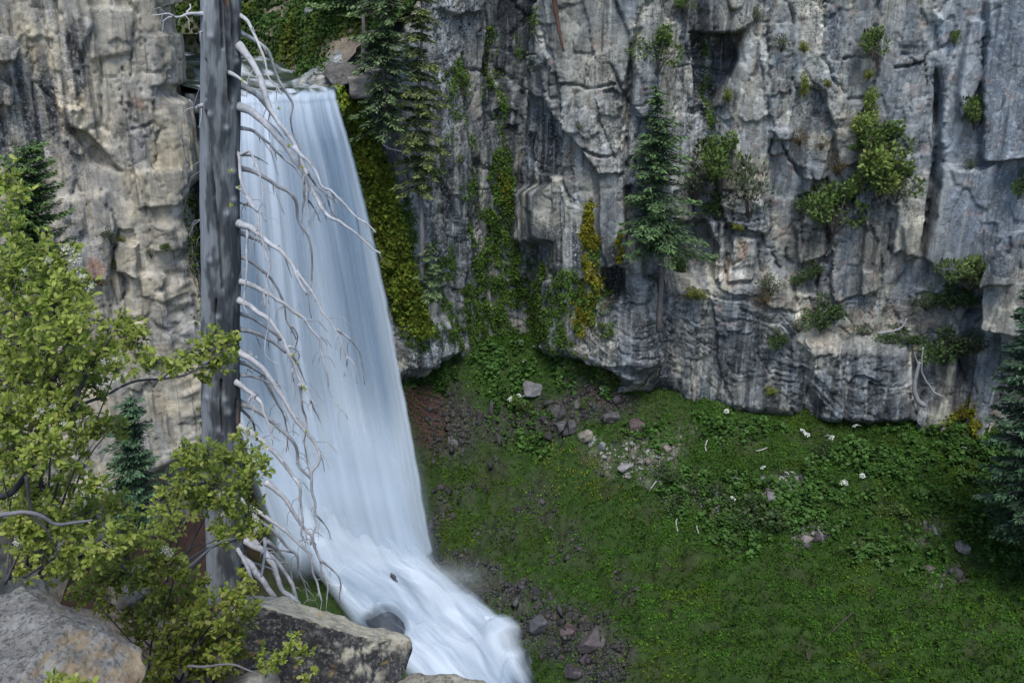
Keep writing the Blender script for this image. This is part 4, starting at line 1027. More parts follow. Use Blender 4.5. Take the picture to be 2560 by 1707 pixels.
# dark stream under the foam
sg, tg = np.meshgrid(np.linspace(0.0, 0.97, 60), np.linspace(0.55, 1, 160))
ii = (tg[:, 0] * (nt_ - 1)).astype(int)
pt = A[ii][:, None, :] + (B - A)[ii][:, None, :] * sg[..., None]
pt[..., 2] += -0.34 + 0.07 * fbm2(sg * 8, tg * 18, 3, 980)
m2, nt2, N2, L2, bs2 = new_mat('dark_stream_water'); L2.new(attr(nt2, 'Col').outputs['Color'], bs2.inputs['Base Color']); bs2.inputs['Roughness'].default_value = 0.45; bs2.inputs['Specular IOR Level'].default_value = 0.25
c = np.empty(sg.shape + (3,)); c[:] = (0.028, 0.04, 0.045)
tag(link("stream", make_mesh("stream", pt.reshape(-1, 3), grid_faces(*sg.shape), m2, c.reshape(-1, 3))), kind="structure")

# drifting spray where the fall strikes
def mist_cloud(name, centre, dims, dens, seed, label):
    m, nt, N, L, bs = new_mat(name)
    N.remove(bs)
    tc = N.new("ShaderNodeTexCoord").outputs["Object"]
    ln = N.new("ShaderNodeVectorMath"); ln.operation = 'LENGTH'; L.new(tc, ln.inputs[0])
    nz = noise_node(nt, 1.6, 3, 0.6, tc)
    rr = math_node(nt, 'ADD', ln.outputs["Value"], math_node(nt, 'MULTIPLY', math_node(nt, 'SUBTRACT', nz.outputs[0], 0.5), 0.9))
    fall_off = map_range(nt, rr, 0.15, 0.92, 1.0, 0.0)
    pv = N.new("ShaderNodeVolumePrincipled"); pv.inputs["Color"].default_value = (0.92, 0.96, 1.0, 1); pv.inputs["Anisotropy"].default_value = 0.0
    L.new(math_node(nt, 'MULTIPLY', math_node(nt, 'MULTIPLY', fall_off, fall_off), dens), pv.inputs["Density"])
    L.new(pv.outputs[0], N["Material Output"].inputs["Volume"])
    bmv = bmesh.new(); bmesh.ops.create_icosphere(bmv, subdivisions=3, radius=1.0)
    me = bpy.data.meshes.new(name); bmv.to_mesh(me); bmv.free(); me.materials.append(m)
    o = link(name, me, loc=centre); o.scale = dims
    return tag(o, label, "mist", kind="stuff")
mist_cloud("mist", P(880, 1270, 41.3), (4.4, 1.6, 3.0), 0.22, 1, "white spray rising where the falling water strikes")
mist_cloud("mist", P(1120, 1450, 40.8), (3.2, 1.8, 1.5), 0.30, 2, "thin spray drifting over the right side of the rapids")

# ================================================================== NEAR LEDGE under the viewpoint
gx = np.arange(-12, 9, 0.18); gy = np.arange(-6, 15.6, 0.18)
X, Y = np.meshgrid(gx, gy)
zl = np.interp(Y, [-6, 0, 3, 6, 8, 10, 12, 13.5, 15.6], [35.0, 34.2, 33.0, 30.9, 29.4, 27.9, 27.0, 26.3, 21.0])
zl = zl - 1.6 * np.clip(X + 2.6 + 0.02 * Y, 0, 20) ** 1.3 * sstep(0.0, 4, Y) + 0.10 * np.clip(-X - 4, 0, 9) + 0.22 * fbm2(X * 0.8, Y * 0.8, 4, 1001) + 0.05 * fbm2(X * 4, Y * 4, 3, 1002)
c = np.empty(X.shape + (3,)); c[:] = (0.085, 0.065, 0.045)
c = mixc(c, (0.20, 0.19, 0.165), sstep(0.0, 0.5, fbm2(X * 1.2, Y * 1.2, 4, 1003)) * 0.8)
mk = np.zeros(X.shape + (3,)); mk[..., 0] = 0.5; mk[..., 1] = 0.2
ledge = finish_sheet("near_ledge", np.stack([X, Y, zl], -1).reshape(-1, 3), X.shape[0], X.shape[1], M_BOULDER, c.reshape(-1, 3), mk.reshape(-1, 3))
tag(ledge, kind="structure")
def ledge_z(x, y):
    return zl[int(np.clip((y + 6) / 0.18, 0, zl.shape[0] - 1)), int(np.clip((x + 12) / 0.18, 0, zl.shape[1] - 1))]

# ================================================================== BOULDERS
import bmesh
def ico(sub):
    bm = bmesh.new(); bmesh.ops.create_icosphere(bm, subdivisions=sub, radius=1.0)
    V = np.array([v.co[:] for v in bm.verts]); F = np.array([[v.index for v in f.verts] for f in bm.faces]); bm.free()
    return V, F
ICO = {k: ico(k) for k in (3, 4, 5, 6)}
def boulder_mesh(name, dims, planes, seed, sub=5, amp=0.06, fine=0.02, colour=None, rotz=0.0, mat=None, boxy=0.0):
    V, F = ICO[sub]; V = V.copy()
    if boxy:
        V = V / (np.abs(V) ** (2 + 6 * boxy)).sum(1)[:, None] ** (1 / (2 + 6 * boxy))
    nat = V.copy()
    for n_, off in planes:
        n_ = np.asarray(n_, float); n_ = n_ / np.linalg.norm(n_)
        exx = np.maximum(0, V @ n_ - off)
        V = V - n_ * exx[:, None] * 0.97
    dn = np.asarray(dims, float)
    V = V * dn
    nrm = nat / dn; nrm /= np.linalg.norm(nrm, axis=1)[:, None]
    q = V / dn.max()
    V = V + nrm * (amp * fbm3(q * 2.2 + seed, 5, seed) + fine * fbm3(q * 11 + seed, 3, seed + 5))[:, None] * dn.max()
    if rotz:
        cz, sz_ = math.cos(rotz), math.sin(rotz)
        V = V @ np.array([[cz, sz_, 0], [-sz_, cz, 0], [0, 0, 1]])
    me0 = make_mesh("tmp", V, F, M_BOULDER)
    nn = np.empty(len(V) * 3, np.float32); me0.vertex_normals.foreach_get("vector", nn); nn = nn.reshape(-1, 3).astype(float)
    bpy.data.meshes.remove(me0)
    col_, msk_ = colour(V, nn)
    return make_mesh(name, V, F, mat or M_BOULDER, col_, msk_)

def rand_planes(seed, k=9, lo=0.55, hi=0.9):
    r = np.random.default_rng(seed)
    return [(d_, r.uniform(lo, hi)) for d_ in rand_dirs(k, r)]

def simple_colour(base, var, seed, top=None, wet=0.0, speck=0.3, lime=0.2):
    def f(V, nn):
        n_ = fbm3(V * (2.0 / (np.abs(V).max() + 1e-6)) + seed, 4, seed)
        c_ = np.asarray(base) * (1 + var * n_)[:, None]
        if top is not None:
            c_ = mixc(c_, top, sstep(0.3, 0.8, nn[:, 2] + 0.4 * n_))
        k_ = np.zeros((len(V), 3)); k_[:] = (speck, lime, wet)
        return c_, k_
    return f

# near tan boulder, bottom left corner
def col_tan(V, nn):
    n_ = fbm3(V * 2.2, 5, 3); n2_ = fbm3(V * 5.5 + 4, 4, 9)
    c_ = np.empty((len(V), 3)); c_[:] = (0.34, 0.265, 0.17)
    c_ = mixc(c_, (0.44, 0.37, 0.26), sstep(0.0, 0.5, n2_) * 0.7)
    c_ = mixc(c_, (0.21, 0.155, 0.095), sstep(0.1, 0.5, -n2_) * 0.6)
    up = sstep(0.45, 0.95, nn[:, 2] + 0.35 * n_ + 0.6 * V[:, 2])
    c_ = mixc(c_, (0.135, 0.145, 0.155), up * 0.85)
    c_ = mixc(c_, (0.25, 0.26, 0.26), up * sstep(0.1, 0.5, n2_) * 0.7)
    k_ = np.zeros((len(V), 3)); k_[:, 0] = 0.2 + 0.4 * up; k_[:, 1] = 0.25
    return c_, k_
b1 = P(95, 1640, 6.2)
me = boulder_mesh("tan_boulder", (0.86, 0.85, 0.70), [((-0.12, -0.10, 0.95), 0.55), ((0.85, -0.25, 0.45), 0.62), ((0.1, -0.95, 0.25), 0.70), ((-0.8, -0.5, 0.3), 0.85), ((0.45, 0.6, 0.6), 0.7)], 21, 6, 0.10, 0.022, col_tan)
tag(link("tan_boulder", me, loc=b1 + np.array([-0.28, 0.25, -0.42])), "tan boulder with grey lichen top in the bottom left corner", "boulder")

def col_dark(V, nn):
    n_ = fbm3(V * 2.4, 5, 13); n2_ = fbm3(V * 6 + 4, 4, 19)
    c_ = np.empty((len(V), 3)); c_[:] = (0.040, 0.042, 0.045)
    c_ = mixc(c_, (0.12, 0.125, 0.125), sstep(0.0, 0.5, n2_) * 0.55)
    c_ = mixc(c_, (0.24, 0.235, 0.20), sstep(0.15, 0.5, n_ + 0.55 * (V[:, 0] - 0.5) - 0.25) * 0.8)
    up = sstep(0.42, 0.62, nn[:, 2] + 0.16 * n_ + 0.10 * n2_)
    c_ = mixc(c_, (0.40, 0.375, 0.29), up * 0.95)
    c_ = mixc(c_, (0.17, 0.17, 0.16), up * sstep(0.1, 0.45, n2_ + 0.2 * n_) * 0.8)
    c_ = mixc(c_, (0.40, 0.27, 0.06), sstep(0.45, 0.6, fbm3(V * 9 + 2, 3, 29)) * 0.5)
    k_ = np.zeros((len(V), 3)); k_[:, 0] = 0.55 - 0.25 * up; k_[:, 1] = 0.35
    return c_, k_
b2 = P(770, 1665, 10.4)
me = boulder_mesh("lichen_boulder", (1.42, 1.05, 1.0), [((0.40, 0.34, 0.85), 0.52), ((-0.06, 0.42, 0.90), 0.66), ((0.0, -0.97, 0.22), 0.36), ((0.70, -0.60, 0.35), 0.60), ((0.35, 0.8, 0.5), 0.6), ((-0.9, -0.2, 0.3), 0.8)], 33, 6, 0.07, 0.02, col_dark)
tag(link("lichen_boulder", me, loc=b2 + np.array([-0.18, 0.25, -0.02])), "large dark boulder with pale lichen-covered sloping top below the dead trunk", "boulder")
b3 = P(1080, 1745, 8.6)
me = boulder_mesh("flat_rock", (0.75, 0.5, 0.22), [((0.05, -0.2, 0.97), 0.6)], 37, 5, 0.10, 0.03, simple_colour((0.27, 0.25, 0.20), 0.5, 5, speck=0.5, lime=0.4))
tag(link("flat_rock", me, loc=b3 + np.array([0.05, 0, -0.13])), "pale lichen-flecked rock at the bottom edge in front of the rapids", "rock")
me = boulder_mesh("grey_rock", (0.30, 0.3, 0.20), rand_planes(41), 41, 5, 0.08, 0.03, simple_colour((0.25, 0.24, 0.21), 0.4, 8))
tag(link("grey_rock", me, loc=P(640, 1735, 8.6)), "small grey rock under the twigs at the bottom edge", "rock")
me = boulder_mesh("pale_rock", (0.30, 0.24, 0.26), rand_planes(43), 43, 5, 0.08, 0.03, simple_colour((0.38, 0.34, 0.26), 0.4, 8, speck=0.4))
tag(link("pale_rock", me, loc=P(322, 1470, 9.2)), "pale pointed rock half hidden behind the leafy bush", "rock")

# rocks in and beside the white water
def wet_rock(name, u, v, Y_, dims, seed, label, base=(0.06, 0.06, 0.068), cat="rock", rotz=0.0, on=None, lift=0.0, wet=0.8, sub=4, boxy=0.35, planes=8, group=None, lime=0.05):
    p = P(u, v, Y_) if on is None else on(u, v)
    p = np.array(p, float); p[2] += lift
    me_ = boulder_mesh(name, dims, rand_planes(seed, planes), seed, sub, 0.07, 0.02, simple_colour(base, 0.4, seed, wet=wet, speck=0.3, lime=lime), rotz, boxy=boxy, mat=M_SOIL)
    return tag(link(name, me_, loc=p), label, cat, group)
wet_rock("wet_boulder", 966, 1575, 40.25, (1.25, 1.3, 1.15), 51, "smooth dark wet boulder with water sliding over it in the rapids", base=(0.05, 0.06, 0.075), boxy=0.0, planes=3)
wet_rock("wet_boulder", 986, 1440, 41.6, (0.40, 0.5, 0.42), 52, "small dark rock tip poking out of the white water", boxy=0.0)
wet_rock("wet_boulder", 1265, 1600, 40.3, (0.70, 0.6, 0.55), 53, "dark wet boulder veiled in foam at the right edge of the rapids", boxy=0.0)
wet_rock("purple_block", 1485, 1612, 38.2, (0.75, 0.5, 0.5), 54, "purplish angular block on the dark bank beside the stream", base=(0.10, 0.085, 0.088), on=slope_point, lift=0.2, wet=0.3, rotz=0.3, boxy=0.8)
wet_rock("dark_block", 1355, 1560, 39.5, (0.6, 0.5, 0.4), 55, "dark block at the water's edge right of the foam", on=slope_point, lift=0.1, boxy=0.6)
wet_rock("dark_block", 1420, 1585, 39, (0.4, 0.35, 0.35), 56, "brown pointed rock between the purplish block and the foam", base=(0.10, 0.075, 0.075), on=slope_point, lift=0.12, boxy=0.5)
wet_rock("dark_block", 1435, 1690, 37, (0.45, 0.4, 0.3), 57, "dark rock below the purplish block at the bottom edge", base=(0.07, 0.06, 0.065), on=slope_point, lift=0.1)
wet_rock("grey_stone", 1480, 1525, 39.6, (0.30, 0.2, 0.18), 58, "small grey stone above the purplish block", base=(0.13, 0.125, 0.135), on=slope_point, lift=0.1, wet=0.2)
SL = [("white_rock", 1338, 985, (0.62, 0.4, 0.45), (0.24, 0.24, 0.25), "pale white-veined rock in the leafy drift under the wall", 0.2),
      ("slab_stone", 1225, 1030, (0.17, 0.15, 0.62), (0.13, 0.11, 0.11), "long upright brown slab standing on the dark scree", 1.2),
      ("slab_stone", 1198, 1050, (0.16, 0.14, 0.6), (0.10, 0.085, 0.085), "tapering slab leaning left of the long upright slab", 0.7),
      ("grey_block", 1137, 1106, (0.2, 0.15, 0.2), (0.20, 0.20, 0.22), "small squared grey block on the scree near the fall", 0.1),
      ("grey_block", 1120, 1104, (0.07, 0.08, 0.26), (0.24, 0.23, 0.22), "thin pale upright stone beside the squared grey block", 0.6),
      ("flat_slab", 1386, 1032, (0.3, 0.25, 0.4), (0.13, 0.12, 0.13), "flat purplish slab, left of a leaning pair on the scree", 0.3),
      ("flat_slab", 1410, 1034, (0.26, 0.2, 0.4), (0.12, 0.105, 0.115), "flat purplish slab, right of a leaning pair on the scree", 0.8),
      ("flat_slab", 1398, 1072, (0.42, 0.3, 0.3), (0.14, 0.13, 0.14), "broad grey slab below the leaning pair of slabs", 0.5),
      ("flat_slab", 1432, 1078, (0.2, 0.2, 0.5), (0.11, 0.10, 0.11), "narrow upright slab right of the broad grey slab", 0.2),
      ("flat_slab", 1445, 1005, (0.35, 0.25, 0.28), (0.13, 0.12, 0.125), "triangular grey stone under the red soil band", 0.4),
      ("red_stone", 1592, 1058, (0.45, 0.35, 0.42), (0.15, 0.09, 0.085), "reddish-brown rounded stone at the right end of the scree", 0.1),
      ("red_stone", 1530, 1045, (0.5, 0.35, 0.25), (0.13, 0.12, 0.13), "flat dark stone left of the reddish-brown stone", 0.2),
      ("cream_stone", 1462, 1092, (0.45, 0.35, 0.35), (0.34, 0.29, 0.20), "cream coloured stone at the top of the pale scree patch", 0.4),
      ("white_stone", 1480, 1112, (0.25, 0.22, 0.35), (0.42, 0.42, 0.42), "white stone just below the cream coloured stone", 0.2),
      ("white_stone", 1560, 1165, (0.42, 0.3, 0.2), (0.36, 0.36, 0.36), "flat pale stone at the foot of the pale scree patch", 0.9),
      ("white_stone", 1503, 1122, (0.18, 0.2, 0.35), (0.30, 0.31, 0.33), "leaning grey-white stone right of the white stone", 0.5),
      ("slab_stone", 1376, 1335, (0.16, 0.14, 0.42), (0.17, 0.16, 0.18), "grey upright stone standing alone in the mossy slope", 0.2),
      ("grey_stone", 2405, 1372, (0.35, 0.3, 0.28), (0.25, 0.23, 0.22), "grey stone in the grass far out on the right slope", 0.2),
      ("grey_stone", 2320, 1420, (0.30, 0.25, 0.2), (0.20, 0.16, 0.13), "brown stone in the grass left of the far right grey stone", 0.6),
      ("grey_stone", 1975, 1215, (0.35, 0.25, 0.22), (0.26, 0.25, 0.27), "grey stone beside the white flowers on the bare patch", 0.6)]
for i, (nm, u, v, dm, cb, lb, rz) in enumerate(SL):
    wet_rock(nm, u, v, 0, dm, 60 + i, lb, base=tuple(0.78 * (0.55 * q_ + 0.45 * cb[1]) for q_ in cb), on=slope_point, lift=dm[2] * 0.25, wet=0.15, sub=4, boxy=0.7, rotz=rz, lime=0.15)
# rocks on the river bank
wet_rock("bank_boulder", 905, 90, 0, (1.35, 1.1, 1.75), 91, "tall leaning grey boulder on the bank above the falls", base=(0.19, 0.20, 0.21), on=lambda u, v: P(u - 80, v + 2, 55.0), wet=0, boxy=0.3, sub=5, lime=0.2)
wet_rock("bank_boulder", 775, 78, 0, (1.0, 0.9, 0.75), 92, "white boulder left of the tall leaning boulder above the river", base=(0.50, 0.50, 0.50), on=lambda u, v: P(u, v, 57.0), wet=0, boxy=0.2, sub=5)
wet_rock("bank_boulder", 775, 40, 0, (1.3, 0.9, 0.7), 93, "grey ledge rock under the pine boughs above the white boulder", base=(0.27, 0.27, 0.26), on=lambda u, v: P(u, v, 60.0), wet=0, boxy=0.4, sub=5)
wet_rock("bank_boulder", 880, 195, 0, (1.0, 0.9, 0.55), 94, "pale undercut rock at the right end of the waterfall lip", base=(0.12, 0.115, 0.105), on=lambda u, v: P(u - 30, v - 5, 47.4), wet=0.1, boxy=0.5, sub=5, lime=0.3)
wet_rock("bank_boulder", 905, 205, 0, (0.8, 0.7, 0.65), 95, "pale block below the bare tree trunk beside the fall", base=(0.17, 0.16, 0.145), on=lambda u, v: P(u + 5, v + 5, 47.2), wet=0.0, boxy=0.6, sub=5, lime=0.3)
wet_rock("mossy_rock", 462, 190, 0, (0.55, 0.6, 0.55), 96, "mossy dark rock in the river left of the trunk", base=(0.05, 0.06, 0.025), on=lambda u, v: P(u, v, 50.0), wet=0.4, boxy=0.0)

# ================================================================== DEAD SNAG
TY = 13.0
tl = np.array([(503, 0), (503, 300), (506, 700), (504, 900), (508, 1130), (516, 1300), (520, 1480)], float)     # left edge in the photograph
trr = np.array([(603, 0), (600, 120), (600, 300), (597, 500), (601, 700), (596, 850), (600, 1000), (600, 1130), (612, 1300), (618, 1480)], float)
vr = np.linspace(-260, 1560, 420)
ul_, ur_ = np.interp(vr, tl[:, 1], tl[:, 0]), np.interp(vr, trr[:, 1], trr[:, 0])
cen = P((ul_ + ur_) / 2, vr, TY); wid = np.linalg.norm(P(ur_, vr, TY) - P(ul_, vr, TY), axis=1) / 2
flare = 1 + 0.18 * sstep(1400, 1560, vr)
NA = 140
th = np.arange(NA) / NA * 2 * np.pi
TH, VR = np.meshgrid(th, vr)
R = (wid * flare)[:, None] * np.ones_like(TH)
zc_ = cen[:, 2][:, None] * np.ones_like(TH)
ca, sa = np.cos(TH), np.sin(TH)
pc_ = np.stack([ca * 1.2, sa * 1.2, zc_ * 0.55], -1)
bump = 0.022 * fbm3(pc_ * 1.2, 4, 71) + 0.006 * fbm3(np.stack([ca * 6, sa * 6, zc_ * 0.5], -1), 3, 72)
# knots left by lost branches
KN = [(566, 320), (566, 534), (520, 992), (562, 998), (570, 1030), (545, 792), (528, 90), (525, 285), (580, 430), (582, 500), (568, 1325), (548, 1075), (590, 155), (525, 650), (590, 1110)]
tx_ = cen[:, 0][:, None] + R * ca; ty_ = TY + R * sa
Ut, Vt = proj(tx_, ty_, zc_)
front = (sa < 0.2)
for (ku, kv) in KN:
    dd = ((Ut - ku) / 11) ** 2 + ((Vt - kv) / 12) ** 2
    bump += front * (0.020 * np.exp(-dd * 1.5) + 0.010 * np.exp(-dd / 6))
CRK = [([(545, -60), (552, 25), (556, 70), (557, 120)], 3.0), ([(563, -60), (568, 30), (568, 90), (574, 170), (578, 250)], 4.5), ([(583, -60), (586, 40), (585, 80), (588, 130)], 4.5), ([(516, 280), (524, 400), (534, 470), (540, 545), (548, 580), (551, 640), (556, 720)], 2.6),
       ([(575, 180), (580, 265)], 3), ([(553, 950), (552, 1010), (556, 1080)], 2.0), ([(540, 750), (538, 830), (544, 900)], 1.8), ([(517, 150), (516, 250)], 1.6), ([(541, 1330), (548, 1420)], 2.0), ([(590, 1000), (592, 1090)], 2.5)]
crack = strokes(Ut + 2 * noise2(Vt * 0.03, TH * 2, 5), Vt, [(p_, w_ * 1.7) for p_, w_ in CRK]) * front
fibre = fbm2(TH * 16 + 0.4 * fbm2(TH * 2, zc_ * 0.6, 3, 77), zc_ * 0.35, 4, 78)
bump = bump - 0.085 * crack + 0.003 * fibre + 0.003 * fbm2(TH * 30, zc_ * 0.7, 2, 83)
# broken hollow at the top
top = sstep(60, -60, Vt) * sstep(0.0, 0.5, np.cos(TH - 5.2) + 0.2 * fibre)
R2 = R * (1 + 0) + bump - 0.06 * top
zt_ = zc_ + 0.0
V3 = np.stack([cen[:, 0][:, None] + R2 * ca, TY + R2 * sa, zt_], -1)
nz_ = fbm3(np.stack([ca * 1.0, sa * 1.0, zc_ * 0.9], -1), 4, 81)
nb_ = fbm2(TH * 1.5, zc_ * 2.3, 4, 82)
lit_left = sstep(0.15, -0.9, ca)        # skylight on the left flank, painted in as a lighter tone
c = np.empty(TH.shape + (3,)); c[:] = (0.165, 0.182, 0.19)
c = mixc(c, (0.30, 0.325, 0.35), lit_left * 0.6 + 0.15 * sstep(0.0, 0.5, nz_))
c = mixc(c, (0.040, 0.045, 0.052), np.clip(sstep(-0.25, 0.4, nb_ + 0.2 * nz_ + 0.5 * ell(Ut, Vt, [(560, 300, 45, 700, .5), (560, 1000, 50, 500, .7)], .8) - 0.35 * lit_left - 0.1), 0, 1) * 0.85)
c = mixc(c, (0.40, 0.41, 0.44), 0.6 * np.clip(sum(np.exp(-(((Ut - ku) / 7) ** 2 + ((Vt - kv) / 8) ** 2)) for ku, kv in KN), 0, 1) * front)
c = mixc(c, (0.16, 0.09, 0.05), strokes(Ut, Vt, [([(568, -30), (572, 15)], 5), ([(598, 1010), (597, 1100)], 5)]) * front * 0.7)
c = c * np.clip(1 + 0.14 * fibre + 0.26 * fbm2(TH * 34, zc_ * 1.0, 3, 79), 0.5, 1.5)[..., None]
base_loc = np.array([cen[-1, 0], TY, cen[-1, 2]])
snag = thing("dead_snag", "tall silver-grey dead tree trunk with drooping bare branches before the waterfall", "dead tree", base_loc)
ii = np.arange(len(vr) - 1)[:, None] * NA; kk = np.arange(NA)[None, :]
F = np.stack([ii + kk, ii + NA + kk, ii + NA + (kk + 1) % NA, ii + (kk + 1) % NA], -1).reshape(-1, 4)
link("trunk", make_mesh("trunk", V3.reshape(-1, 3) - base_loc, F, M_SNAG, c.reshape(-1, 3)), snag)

ZO = {'A': (460, 0), 'B': (460, 300), 'C': (460, 600), 'D': (460, 900), 'E': (460, 1200), 'L': (0, 0)}
ZS = {'A': 4.3556, 'B': 4.3556, 'C': 4.3556, 'D': 4.3556, 'E': 4.3556, 'L': 3.672}
